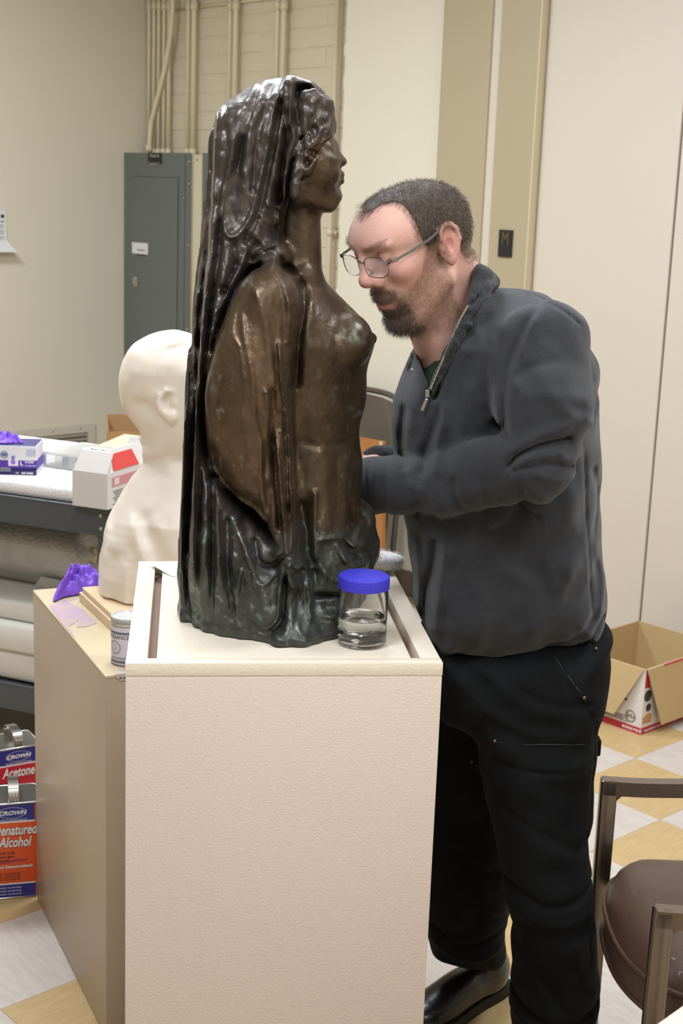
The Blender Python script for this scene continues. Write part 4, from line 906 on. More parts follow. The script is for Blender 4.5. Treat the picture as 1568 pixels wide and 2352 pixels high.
b = MB(); b.slab([(0, dC, hC), (ww, dC, hC), (ww * .8, dC + .012, hC + .055), (ww * .1, dC + .012, hC + .055)], (0, 1, 0), th_); b.obj('back_flap', m_ctn, t)
b = MB(); b.box((ww + .0016, .12, hC - .026), (.0008, .20, .026)); b.obj('pink_print', m_pnk, t)
b = MB()
for k in range(7): b.box((ww + .0016, .05, hC - .052 - k * .006), (.0006, .05 - (k % 3) * .012, .0018))
o_ = b.obj('small_print', m_ink, t); o_['kind'] = 'stuff'
b = MB(); b.box((ww + .0018, .045, hC - .026), (.0008, .022, .018)); b.obj('print_square', m_ctn, t)
# bubble wrap roll and foam blocks on the lower shelf
m_bub = mat('bubble_wrap', '#bab7b0', .25, bump=2.5, bscale=90, var=.08, vscale=18, spec=.8, trans=.15)
zr_ = .558; rb_ = .105
p0 = L_(178, 1290, zr_); rollc = Vector((p0.x, p0.y, 0)) + cvv * .10
t = placed('bubble_wrap_roll', 'big grey roll of bubble wrap on the cart lower shelf', 'bubble wrap', Vector((rollc.x, rollc.y, 0)), crz)
b = MB(); prof = []; 
rs_ = random.Random(8); N_ = 40
ring = [(1 + .05 * math.sin(3 * a) + .03 * math.sin(7 * a + 1)) for a in np.linspace(0, 2 * math.pi, N_, endpoint=False)]
for j, x in enumerate((-.85, -.849, -.6, -.3, -.1, -.012, 0, .0)):
    f = (0, 1, 1.02, 1.0, 1.03, 1, .94, 0)[j]
    prof.append([(x + .008 * math.sin(i * .7) * (j > 4), math.cos(2 * math.pi * i / N_) * rb_ * ring[i] * f, zr_ + math.sin(2 * math.pi * i / N_) * rb_ * ring[i] * f) for i in range(N_)])
b.add([q for r_ in prof for q in r_], [(j * N_ + i, j * N_ + (i + 1) % N_, (j + 1) * N_ + (i + 1) % N_, (j + 1) * N_ + i) for j in range(7) for i in range(N_)]); b.obj('roll', m_bub, t, True)
b = MB(); b.tube([(-.84, 0, zr_), (.004, 0, zr_)], .028, 16); b.obj('core', m_man, t, True)
b = MB(); b.slab([(-.12, -rb_ - .004, zr_ - .06), (.03, -rb_ + .02, zr_ - .075), (.015, -rb_ + .03, zr_ - .098), (-.15, -rb_ - .002, zr_ - .095)], (0, 1, 0), .002); b.obj('loose_end', m_bub, t)
m_fb = mat('foam_block', '#dedbd2', .8, bump=.6, bscale=250)
def fblock(lb, u0, u1, v0, v1, z0, z1, notch=None, m=m_fb, rz=0):
    t = placed('foam_block', lb, 'foam', CP((u0 + u1) / 2, (v0 + v1) / 2, z0), crz + rz, 'foam blocks on the lower cart shelf'); b = MB(); b.box((0, 0, (z1 - z0) / 2), (u1 - u0, v1 - v0, z1 - z0), ch=.012)
    b.obj('block', m, t, True)
    if notch: b = MB(); b.box((notch[0], -(v1 - v0) / 2 - .001, notch[1]), (.03, .02, .05), ch=.008); b.obj('notch_shade', mat('foam_shadow', '#a9a18c', .9), t, True)  # notch is not cut: a shadow-coloured block paints its shade on the front
fblock('flat white foam block, topmost on the cart lower shelf', -.52, .50, -.27, .25, .380, .438)
fblock('thick cream foam block, middle of three on the cart lower shelf', -.54, .52, -.30, .26, .295, .379)
fblock('cream foam block with a notch, lowest on the cart lower shelf', -.54, .53, -.285, .26, .203, .294, (-.02, .05))

# ---------------------------------------------------------------- solvent cans
m_blue = mat('can_blue', '#2c2f86', .3); m_ora = mat('can_orange', '#dd5a2c', .32); m_cred = mat('can_red', '#b42130', .32); m_metal = mat('can_tin', '#b0aea8', .22, metal=.95); m_cw = mat('can_white', '#e3e1e0', .35)
def solvent_can(label, right, turn, col, title, foot_, sub):
    W_, D_, H_ = .170, .105, .236
    c = Vector((right[0], right[1], 0)) + Rz(turn) @ Vector((-W_ / 2, D_ / 2, 0)); t = placed('solvent_can', label, 'can', c, turn)
    b = MB(); b.box((0, 0, H_ / 2), (W_, D_, H_), ch=.010); b.obj('body', col, t, smooth=.6)
    b = MB()
    for z_ in (H_, .002):
        b = MB(); b.tube([(-W_ / 2 + .008, -D_ / 2, z_), (W_ / 2 - .008, -D_ / 2, z_), (W_ / 2, -D_ / 2 + .008, z_), (W_ / 2, D_ / 2 - .008, z_), (W_ / 2 - .008, D_ / 2, z_), (-W_ / 2 + .008, D_ / 2, z_), (-W_ / 2, D_ / 2 - .008, z_), (-W_ / 2, -D_ / 2 + .008, z_)], .0028, 6, closed=True); b.obj('rim', m_metal, t, True)
    b = MB(); b.box((0, 0, H_ + .0005), (W_ - .006, D_ - .006, .002), ch=.0008); b.obj('top', m_metal, t)
    b = MB(); hpts = [(.03, -.046, H_ + .001), (.03, -.044, H_ + .020), (.03, -.030, H_ + .034), (.03, 0, H_ + .038), (.03, .030, H_ + .034), (.03, .044, H_ + .020), (.03, .046, H_ + .001)]
    b.ribbon(catmull(hpts, 5), (.0115, 0, 0), .0012); hd = b.obj('handle', m_metal, t)
    b = MB()
    for k in (-1, 0, 1): b.tube([(.03 + k * .007, -.0475, H_ + .002), (.03 + k * .007, -.0465, H_ + .020)], .0016, 8)
    b.obj('ribs', m_metal, hd, True)
    b = MB(); b.lathe([(.016, 0), (.016, .012), (.0145, .014), (0, .014)], (-.052, -.02, H_ + .001), 20); b.obj('cap', m_metal, t, smooth=.7)
    yy = -D_ / 2 - .0006
    def band(z0, z1, m, n, y=yy):
        b = MB(); b.box((0, y, (z0 + z1) / 2), (W_ - .018, .0008, z1 - z0)); b.box((W_ / 2 + .0006, 0, (z0 + z1) / 2), (.0008, D_ - .018, z1 - z0)); b.obj(n, m, t)
    band(H_ - .042, H_ - .003, m_blue, 'blue_band'); band(H_ - .046, H_ - .042, m_cw, 'white_line'); band(.004, .036, m_blue, 'blue_band'); band(.036, .039, m_cw, 'white_line')
    b = MB(); cx_ = .026
    for k in range(36):
        a0_, a1_ = k / 36 * 6.2832, (k + 1) / 36 * 6.2832
        e = lambda a, q: (cx_ + .032 * q * math.cos(a), yy - .0008, H_ - .0215 + .0135 * q * math.sin(a))
        b.quad(e(a0_, 1), e(a1_, 1), e(a1_, .95), e(a0_, .95))
    b.obj('oval_logo', m_cw, t)
    ty = yy - .001; R3 = (math.pi / 2, 0, 0)
    text('lettering', 'CROWN', .0135, m_cw, t, (cx_, ty, H_ - .0262), R3, shear=.25, bold=.0005, align='CENTER', sx=1.15)
    text('lettering', 'The Brand Trusted by Professionals', .0046, m_cw, t, (cx_, ty, H_ - .040), R3, align='CENTER')
    z_ = H_ - .075; tx = {'Denatured': .080, 'Alcohol': .066, 'Acetone': .066}
    for ln_ in title:
        text('lettering', ln_, .034 if len(title) > 1 else .036, mat('letter_edge', '#5a2a3a', .4), t, (tx[ln_], ty + .0003, z_ - .0006), R3, shear=.25, bold=.0014, align='RIGHT', sx=.66)
        text('lettering', ln_, .034 if len(title) > 1 else .036, m_cw, t, (tx[ln_], ty - .0004, z_), R3, shear=.25, bold=.0008, align='RIGHT', sx=.66); z_ -= .030
    for k, s_ in enumerate(foot_): text('lettering', s_, .0072, m_ink, t, (-.02 + .0, ty, z_ + .012 - k * .009), R3, align='CENTER', sx=1.2)
    b = MB(); b.tube([(-.05, ty, .086), (-.01, ty, .094), (.0, ty, .091), (.03, ty, .096), (.06, ty, .097)], [.0006, .0014, .001, .0016, .0005], 6, flat=.2); b.obj('flourish', m_blue, t)
    text('lettering', sub, .0095, m_cw, t, (.07, ty, .078), R3, shear=.25, bold=.0002, align='RIGHT')
    for k in range(3): text('lettering', 'flammable liquid and vapor  keep away from heat', .0042, m_ink, t, (0, ty, .062 - k * .007), R3, align='CENTER')
    for k in range(3): text('lettering', 'keep out of reach of children  see other panels', .0046, m_cw, t, (0, ty, .027 - k * .008), R3, align='CENTER', shear=.2)
    return t
r1 = atz(91, 2058, 0); rA = math.atan2(atz(91, 2058, 0)[1] - atz(0, 2066, 0)[1], atz(91, 2058, 0)[0] - atz(0, 2066, 0)[0])
solvent_can('orange and blue metal can of denatured alcohol, nearer of two', (r1[0], r1[1]), rA, m_ora, ('Denatured', 'Alcohol'), ('FOR CLEANING AND FUEL', 'thins shellac and cleans glass', 'marine alcohol stoves'), 'Alcohol Desnaturalizado')
solvent_can('red and blue metal can of acetone behind the orange one', (-.740, 3.33), rA + .28, m_cred, ('Acetone',), ('THINS FIBERGLASS RESIN', 'removes epoxies and inks', 'fast drying'), 'Acetona')
# pink clear bag hanging at the edge
t = placed('plastic_bag', 'pinkish clear plastic bag at the left edge before the acetone can', 'bag', (-.86, 3.19, .0), .1)
b = MB(); G_ = 12; vs = []; 
for j in range(G_):
    for i in range(G_):
        a = i / (G_ - 1); q = j / (G_ - 1); vs.append((-.06 + .10 * a * (1 - .35 * q) + .01 * math.sin(q * 9), -.005 + .012 * math.sin(a * 14 + q * 4), .002 + q * (.235 + .02 * math.sin(a * 5))))
b.add(vs, [(j * G_ + i, j * G_ + i + 1, (j + 1) * G_ + i + 1, (j + 1) * G_ + i) for j in range(G_ - 1) for i in range(G_ - 1)])
o_ = b.obj('film', mat('pink_film', (.95, .72, .76, 1), .15, trans=.55, ior=1.2, bump=1, bscale=60), t, True); md = o_.modifiers.new('t', 'SOLIDIFY'); md.thickness = .0012

# ---------------------------------------------------------------- tall carton in the corner
m_kraft = mat('kraft_cardboard', '#a57f52', .75, var=.02); m_kraft2 = mat('kraft_inside', '#b59a6c', .8, var=.02)
kb = aty(247, 992, 5.35); kz = kb[2]; kx = kb[0]
t = placed('cardboard_box', 'tall brown cardboard box in the far corner behind the marble bust', 'box', (kx, 5.35, 0), .18)
b = MB(); b.box((.23, .003, kz / 2), (.46, .005, kz)); b.box((.23, .36, kz / 2 + .006), (.46, .005, kz + .012)); b.box((.0025, .18, kz / 2), (.005, .36, kz)); b.box((.4575, .18, kz / 2), (.005, .36, kz)); b.box((.23, .18, .003), (.46, .36, .005)); b.obj('walls', m_kraft, t)
b = MB(); b.slab([(.01, .01, kz - .004), (.45, .01, kz - .004), (.42, .14, kz - .085), (.05, .14, kz - .06)], (0, 0, 1), .004); b.obj('flap', m_kraft, t)

# ---------------------------------------------------------------- folding chair leaning on the flat wall, board in front
sfc = sof(735, 1000, -.02); fb = WP(sfc + .02, .14, 0); frz = RW.to_euler().z
top = hit(862, 906, fb, Nn).z
m_fold = mat('brown_enamel', '#5b5145', .4, metal=.3); m_foldp = mat('brown_panel', '#5e5447', .5)
t = placed('folding_chair', 'brown metal folding chair leaning on the wall behind the bust', 'chair', fb, frz)
tilt = Rx(-.10)
def TL(p): return tuple(tilt @ Vector(p))
xr_ = (hit(900, 960, fb, Nn) - fb).dot(T); wch = .225; xc_ = xr_ - wch
fr = [(xc_ - wch, 0, 0), (xc_ - wch, 0, top - .10), (xc_ - wch + .03, 0, top - .035), (xc_ - wch + .10, 0, top - .004), (xc_, 0, top + .002), (xc_ + wch - .10, 0, top - .004), (xc_ + wch - .03, 0, top - .035), (xc_ + wch, 0, top - .10), (xc_ + wch + .02, 0, 0)]
b = MB(); b.tube([TL(q) for q in catmull(fr, 5)], .012, 10); b.obj('frame', m_fold, t, True)
b = MB(); q0 = [(xc_ + math.copysign(1, a) * min(abs(a) * 1, wch - .012), -.006 - .02 * (1 - (a / wch) ** 2), z_) for a, z_ in [(-wch, top - .11), (-wch * .85, top - .04), (-wch * .45, top - .018), (0, top - .014), (wch * .45, top - .018), (wch * .85, top - .04), (wch, top - .11), (wch, top - .19), (wch * .85, top - .235), (0, top - .245), (-wch * .85, top - .235), (-wch, top - .19)]]
b.slab([TL(q) for q in q0], (0, 1, 0), .003); b.obj('backrest', m_foldp, t)
b = MB(); b.slab([TL(q) for q in ((xc_ - wch + .02, -.03, top - .34), (xc_ + wch - .02, -.03, top - .34), (xc_ + wch - .02, -.03, top - .70), (xc_ - wch + .02, -.03, top - .70))], (0, 1, 0), .018); b.obj('seat', m_foldp, t)
for sx in (-1, 1):
    b = MB(); b.tube([TL((xc_ + sx * (wch - .028), -.034, top - .30)), TL((xc_ + sx * (wch - .028), -.034, .02))], .010, 8); b.obj('rear_leg', m_fold, t, True)
b = MB(); b.tube([TL((xc_ - wch, -.02, .16)), TL((xc_ + wch, -.02, .16))], .008, 8); b.obj('crossbar', m_fold, t, True)
m_ply = mat('orange_plywood', '#a8703f', .5, var=.06, vscale=8, stretch=(8, 8, 1)); wbp = fb + Nn * .14
def onb(px, py): q = hit(px, py, wbp, Nn) - wbp; return (q.dot(T), 0, q.z)
zlo = .0; a_ = onb(857, 1017); b_1 = onb(870, 1270); xb0 = a_[0] + (b_1[0] - a_[0]) * (a_[2] - 0) / max(.01, (a_[2] - b_1[2]))
t = placed('plywood_board', 'orange brown board standing before the folding chair', 'board', wbp, frz)
b = MB(); b.slab([(a_[0] - .30, .05, a_[2] - .01), (a_[0], .05, a_[2]), (xb0, 0, .001), (xb0 - .30, 0, .001)], (0, 1, 0), .018); b.obj('board', m_ply, t)
b = MB(); b.slab([(a_[0] - .012, .044, a_[2] + .0), (a_[0] + .004, .044, a_[2] + .0), (a_[0] + .004, .044, a_[2] - .05), (a_[0] - .012, .044, a_[2] - .06)], (0, 1, 0), .004); b.obj('edge_strip', m_pine, t)
t = placed('dark_gap_strip', 'black strip filling the dark gap between the board and folding chair', 'panel', wbp + Lw * .085, frz)  # black slab added to stand in for the dark gap beside the board
c_ = (hit(875, 1230, wbp + Lw * .085, Nn) - (wbp + Lw * .085)); b = MB(); b.box((c_.dot(T) - .02, .0, .33), (.06, .012, .66), Rx(-.05)); b.obj('board', m_black, t)
# ================================================================ CHAIR, TABLE CORNER, CARTON ON THE RIGHT
m_chr = mat('brushed_chrome', '#8d8279', .24, metal=.95, bump=.1, bscale=300); m_vin = mat('brown_vinyl', '#4b372c', .33, bump=.5, bscale=500, spec=.55, coat=.15)
AZ = .61
pF = atz(1382, 1788, AZ); pN = atz(1503, 2085, AZ)
fw = Vector((pF[0] - pN[0], pF[1] - pN[1], 0)); cwid = fw.length; yl = fw.normalized(); xf = Vector((yl.y, -yl.x, 0))     # xf points to the chair back (right)
crz_ = math.atan2(xf.y, xf.x); cb = Vector((pN[0], pN[1], 0)) + fw / 2
t = thing('armchair', 'brown vinyl armchair with square chrome arm frames at the right edge', 'chair', cb, crz_)
hw = cwid / 2; tb = .026; sd_ = .50
for sy in (-1, 1):
    b = MB(); y_ = sy * hw
    pts = [(.0, y_, .0), (.0, y_, AZ - .020)]; b.box((.0 + tb / 2, y_, (AZ) / 2), (tb + .004, .025, AZ), ch=.004)
    arm = catmull([(0.002, y_, AZ - .014), (.08, y_, AZ - .016), (.2, y_, AZ - .010), (.32, y_, AZ + .008), (.46, y_, AZ + .035)], 4)
    b.ribbon([(p[0], p[1], p[2] + .0145) for p in arm], (0, .0125, 0), -.027)
    b.box((.46, y_, (AZ + .02) / 2), (tb, .022, AZ + .02), ch=.004); b.box((.23, y_, .012), (.46, .022, .024), ch=.004)
    b.slab([(tb, y_ + .0105, AZ - .027), (tb + .012, y_ + .0105, AZ - .027), (tb, y_ + .0105, AZ - .039)], (0, -1, 0), .021)
    b.obj('arm_frame', m_chr, t, smooth=.5)
SEAT_Z = .450
b = MB(); G1, G2 = 24, 20; vs = []; fs = []
def seat_pt(u, w_, top_):          # u front to back 0..1, w -1..1
    ww_ = hw - .022 - .05 * max(0, 1 - u * 6) ** 2; x = .020 + u * (sd_ - .02) - .035 * (1 - abs(w_) ** 2.6) * (1 - u) ; y = w_ * ww_
    edge = min(1, (1 - abs(w_)) * 7) * min(1, u * 9) * min(1, (1 - u) * 7); edge = max(0, edge) ** .45
    puff = .030 * edge + .012 * (1 - w_ * w_) * edge
    dimple = .018 * math.exp(-(((u - .42) / .05) ** 2 + ((w_ - .0) / .07) ** 2))
    return (x, y, (SEAT_Z + puff - dimple) if top_ else SEAT_Z - .058 + .0 * edge)
for tp in (True, False):
    for i in range(G1 + 1):
        for j in range(G2 + 1): vs.append(seat_pt(i / G1, -1 + 2 * j / G2, tp))
n_ = (G1 + 1) * (G2 + 1)
for i in range(G1):
    for j in range(G2):
        q = [i * (G2 + 1) + j, i * (G2 + 1) + j + 1, (i + 1) * (G2 + 1) + j + 1, (i + 1) * (G2 + 1) + j]; fs.append(q); fs.append([k + n_ for k in q[::-1]])
rim = [j for j in range(G2 + 1)] + [i * (G2 + 1) + G2 for i in range(1, G1 + 1)] + [G1 * (G2 + 1) + j for j in range(G2 - 1, -1, -1)] + [i * (G2 + 1) for i in range(G1 - 1, 0, -1)]
for k in range(len(rim)): a, c = rim[k], rim[(k + 1) % len(rim)]; fs.append([a, c, c + n_, a + n_])
b.add(vs, fs); st = b.obj('seat', m_vin, t, smooth=.9)
b = MB(); b.tube([Vector(vs[k]) + Vector((0, 0, -.002)) for k in rim], .0045, 8, closed=True); b.obj('piping', m_vin, st, True)
b = MB(); b.tube([Vector(vs[k + n_]) + Vector((0, 0, .004)) for k in rim], .0045, 8, closed=True); b.obj('piping', m_vin, st, True)
sp = seat_pt(.42, 0, True); b = MB(); b.lathe([(0, .004), (.006, .0035), (.010, .0005), (.011, -.002)], (sp[0], sp[1], sp[2] + .002), 16); b.obj('button', m_vin, st, True)
b = MB(); b.box((.25, 0, SEAT_Z - .068), (.34, cwid - .02, .018), ch=.003); b.obj('seat_rail', m_black, t)
b = MB(); b.box((.49, 0, .66), (.05, cwid - .07, .36), Ry(.14), ch=.02); b.obj('backrest', m_vin, t, True)

# white table corner, bottom right
tA = atz(1497, 2356, .74); tBp = atz(1572, 2303, .74); tu = Vector((tBp[0] - tA[0], tBp[1] - tA[1], 0)).normalized(); tvn = Vector((tu.y, -tu.x, 0))
m_tab = mat('table_laminate', '#d6cbbf', .4, bump=.1); Tc = Vector((tA[0], tA[1], 0)) + tu * .22 + tvn * .36
t = thing('table', 'cream laminate table, only its corner edge seen at bottom right', 'table', Tc, math.atan2(tu.y, tu.x))
b = MB(); b.box((-.40, 0, .725), (.95, .72, .03), ch=.004); b.obj('tabletop', m_tab, t)
for sx in (-.8, .0):
    for sy in (-.3, .3): b = MB(); b.box((sx, sy, .355), (.035, .035, .71), ch=.003); b.obj('leg', m_chr, t)

# opened product carton on the floor
m_box = mat('kraft_inner', '#b89e70', .75, var=.02, vscale=5); m_bxw = mat('carton_print_white', '#d6cfc8', .45); m_bxr = mat('carton_print_red', '#b02833', .4); m_bxd = mat('carton_print_dark', '#46383a', .45); m_bxg = mat('carton_print_grey', '#b5ada8', .5)
q0 = atz(1470, 1688, 0); lft = atz(1388, 1488, .223); q0v = Vector((q0[0], q0[1], 0)); u1 = (Vector((lft[0], lft[1], 0)) - q0v).normalized()
rgt = atz(1568, 1650, 0); u2 = (Vector((rgt[0], rgt[1], 0)) - q0v).normalized()
u1 = Vector((-u2.y, u2.x, 0)) if Vector((-u2.y, u2.x, 0)).dot(u1) > 0 else Vector((u2.y, -u2.x, 0))
BL1, BL2, BH = .33, .42, .215
t = thing('cardboard_box', 'open printed cardboard carton with red base stripe by the right wall', 'box', q0v, math.atan2(u2.y, u2.x))
sg = 1
b = MB(); tk = .004
b.box((BL2 / 2, tk / 2, BH / 2), (BL2, tk, BH)); b.box((BL2 / 2, BL1 - tk / 2, BH / 2), (BL2, tk, BH)); b.box((tk / 2, BL1 / 2, BH / 2), (tk, BL1, BH)); b.box((BL2 - tk / 2, BL1 / 2, BH / 2), (tk, BL1, BH)); b.box((BL2 / 2, BL1 / 2, .003), (BL2, BL1, .004)); b.obj('walls', m_box, t)
b = MB(); b.box((BL2 / 2, -.0004, BH / 2), (BL2, .0008, BH)); b.box((-.0004, BL1 / 2, BH / 2), (.0008, BL1, BH)); b.obj('print_white', m_bxw, t)
b = MB(); b.box((BL2 / 2, -.0012, .011), (BL2, .0008, .022)); b.box((-.0012, BL1 / 2, .011), (.0008, BL1, .022)); b.obj('red_stripe', m_bxr, t)
# outward folded flaps (kraft inside showing)
b = MB(); b.slab([(-.002, .004, BH), (-.002, BL1 - .002, BH), (-.030, BL1 - .005, .060), (-.028, .085, .050)], (-1, 0, 0), .003); b.obj('flap', m_box, t)
b = MB(); b.slab([(.004, -.002, BH), (BL2 - .002, -.002, BH), (BL2 - .004, -.032, .028), (.060, -.032, .030)], (0, -1, 0), .003); b.obj('flap', m_box, t)
b = MB(); b.slab([(BL2 - .04, -.0030, BH + .001), (.09, -.003, BH + .001), (.09, -.0065, BH - .004), (BL2 - .04, -.0065, BH - .004)], (0, -1, 0), .001); b.obj('red_edge', m_bxr, t)
b = MB()
for k in range(5): b.box((-.0014, .15 + .02 * (k % 2), .046 - k * .0042), (.0006, .20, .0016))
o_ = b.obj('small_print', m_bxd, t); o_['kind'] = 'stuff'
def arc(bld, c, r, a0, a1, w_, side):
    pr = []
    for k in range(13):
        a = a0 + (a1 - a0) * k / 12; pr.append((r * math.cos(a), r * math.sin(a)))
    for k in range(12):
        (x0, z0), (x1, z1) = pr[k], pr[k + 1]; f = (r - w_) / r
        P4 = [(x0, z0), (x1, z1), (x1 * f, z1 * f), (x0 * f, z0 * f)]
        bld.add([((-.0012, c[0] + p[0], c[1] + p[1]) if side else (c[0] + p[0], -.0012, c[1] + p[1])) for p in P4], [(0, 1, 2, 3)])
b = MB(); arc(b, (.055, .125), .030, -1.4, 2.0, .008, True); b.obj('product_print', m_bxd, t); b = MB(); arc(b, (.022, .125), .020, 0, 6.28, .020, False); b.obj('product_print', m_bxd, t); b = MB(); arc(b, (.030, .085), .014, 0, 6.28, .014, False); b.obj('product_print', m_bxd, t)
b = MB(); b.slab([(.002, -.0010, BH), (.012, -.0010, BH), (.028, -.0010, .15), (.002, -.0010, .155)], (0, -1, 0), .0008); b.obj('red_print', m_bxr, t)
b = MB(); arc(b, (.042, .050), .021, 0, 6.28, .0025, True); arc(b, (.042, .050), .017, 0, 6.28, .0015, True)
for k, (y_, h_) in enumerate(((.030, .010), (.038, .015), (.046, .013), (.053, .016))): b.box((-.0014, y_, .044 + h_ / 2), (.0006, .004, h_))
b.obj('oval_emblem', mat('emblem_brown', '#6a5a48', .5), t)
b = MB(); b.slab([(.004, -.0011, .034), (.05, -.0011, .032), (.052, -.0011, .060), (.03, -.0011, .066), (.004, -.0011, .056)], (0, -1, 0), .0006); b.obj('food_print', mat('food_tan', '#b98a58', .5), t)
text('lettering', 'BONUS PACK', .012, m_wt, t, (-.0022, .070, .007), (math.pi / 2, 0, -math.pi / 2), shear=.2, bold=.0002)
text('lettering', 'Large family size carton  keep dry  this side up', .0095, m_wt, t, (.015, -.0022, .007), (math.pi / 2, 0, 0), shear=.1)
# ================================================================ THE MAN
RY = Matrix.Identity(3)
pxr = lambda r_, Y, z=1.3: r_ * mpp(Y, z)
# ---- head frame
yaw, pit, rol = math.radians(180 + 33), math.radians(23), math.radians(0)
EAR = aty(1030, 560, 2.135); HS = 1.0
Rh = Matrix.Rotation(yaw, 3, 'Z') @ Matrix.Rotation(pit, 3, 'Y') @ Matrix.Rotation(rol, 3, 'X')
Rn = np.array(Rh); OH = EAR - Rn @ (np.array([-.006, .078, 0]) * HS)
def hw_(p): return OH + Rn @ (np.array(p, float) * HS)
def hl(P): return ((P - OH) @ Rn) / HS
v = Vol((-.10, 1.93, 1.02), (.52, 2.58, 1.68), .0027)
def E(c, r, k=.01, op='add', R=None):
    R2 = Rn if R is None else Rn @ np.array(R); v.ell(hw_(c), np.array(r) * HS, k, op, R2)
def Cp(a, b_, ra, rb, k=.006, op='add'): v.cap(hw_(a), hw_(b_), ra * HS, rb * HS, k, op)
def CH(pts, rs, k=.004, op='add'):
    for i in range(len(pts) - 1): Cp(pts[i], pts[i + 1], rs[i], rs[i + 1], k, op)
def fleshy(fine=True):
    E((-.004, 0, .028), (.088, .075, .060), .01); E((-.030, 0, .002), (.062, .064, .050), .02); E((.038, 0, .034), (.060, .066, .050), .02)
    E((.022, 0, -.020), (.062, .060, .078), .02); E((.045, 0, -.050), (.040, .045, .052), .02)
    for s in (-1, 1):
        Cp((.002, s * .052, -.055), (.054, s * .022, -.100), .018, .017, .02); E((.058, s * .042, -.012), (.024, .022, .022), .016)
    E((.063, 0, -.100), (.022, .026, .020), .014)
    E((.066, 0, .036), (.030, .050, .020), .014)
    for s in (-1, 1):
        E((.098, s * .034, .014), (.020, .019, .013), .010, 'cut')
        E((.0750, s * .033, .015), (.0130, .0145, .0120), .003)
        Cp((.091, s * .014, .033), (.080, s * .050, .033), .0065, .005, .008)
        CH([(.0850, s * .022, .008), (.0885, s * .032, .0065), (.0840, s * .044, .009)], [.0016, .0018, .0014], .002)
        CH([(.0855, s * .023, .0205), (.0885, s * .033, .0225), (.0835, s * .045, .020)], [.0012, .0012, .0012], .002, 'cut')
    CH([(.088, 0, .028), (.094, 0, .008), (.102, 0, -.014)], [.0080, .0090, .0105], .010)
    E((.1015, 0, -.0195), (.0135, .0138, .0115), .006)
    for s in (-1, 1):
        E((.091, s * .0150, -.024), (.0115, .0080, .0088), .005); E((.097, s * .007, -.0320), (.0045, .0035, .003), .002, 'cut')
    E((.0690, 0, -.056), (.0225, .034, .026), .012)
    CH([(.0770, .029, -.0585), (.0865, .012, -.0545), (.0890, 0, -.0545), (.0865, -.012, -.0545), (.0770, -.029, -.0585)], [.002, .0032, .0034, .0032, .002], .006)
    CH([(.0765, .027, -.0625), (.0850, .012, -.0675), (.0870, 0, -.0685), (.0850, -.012, -.0675), (.0765, -.027, -.0625)], [.002, .0042, .0046, .0042, .002], .005)
    CH([(.0790, .028, -.0605), (.0895, .010, -.0608), (.0910, 0, -.0612), (.0895, -.010, -.0608), (.0790, -.028, -.0605)], [.001, .0024, .0030, .0024, .001], .002, 'cut')
    for s in (-1, 1):        # ears
        y = s * .076
        E((-.006, y, .000), (.017, .0065, .030), .005, R=Matrix.Rotation(-.12, 3, 'Y') @ Matrix.Rotation(s * -.30, 3, 'Z'))
        o_ = lambda x, yy, z: (x, s * (.076 + yy), z)
        CH([o_(.006, .003, .010), o_(.005, .004, .022), o_(-.003, .006, .031), o_(-.013, .009, .030), o_(-.021, .011, .019), o_(-.022, .010, .003), o_(-.016, .006, -.014), o_(-.009, .003, -.024)], [.0028, .0032, .0036, .0036, .0036, .0034, .0034, .004], .002)
        E(o_(-.004, .001, -.026), (.0075, .0045, .0085), .004)
        E(o_(-.005, .0085, -.001), (.0085, .0085, .012), .002, 'cut'); E(o_(-.010, .0095, .017), (.0065, .0055, .009), .002, 'cut')
        Cp(o_(-.012, .006, -.010), o_(-.014, .0065, .014), .0026, .0022, .002); E(o_(.005, .001, -.004), (.004, .004, .005), .003)
fleshy()
headF = v.F.copy()
NB = aty(1088, 780, 2.30)
v.cap(hw_((-.028, 0, -.035)), NB, .056, .056, .018); v.cap(hw_((.012, 0, -.075)), aty(1035, 800, 2.24), .045, .055, .02)
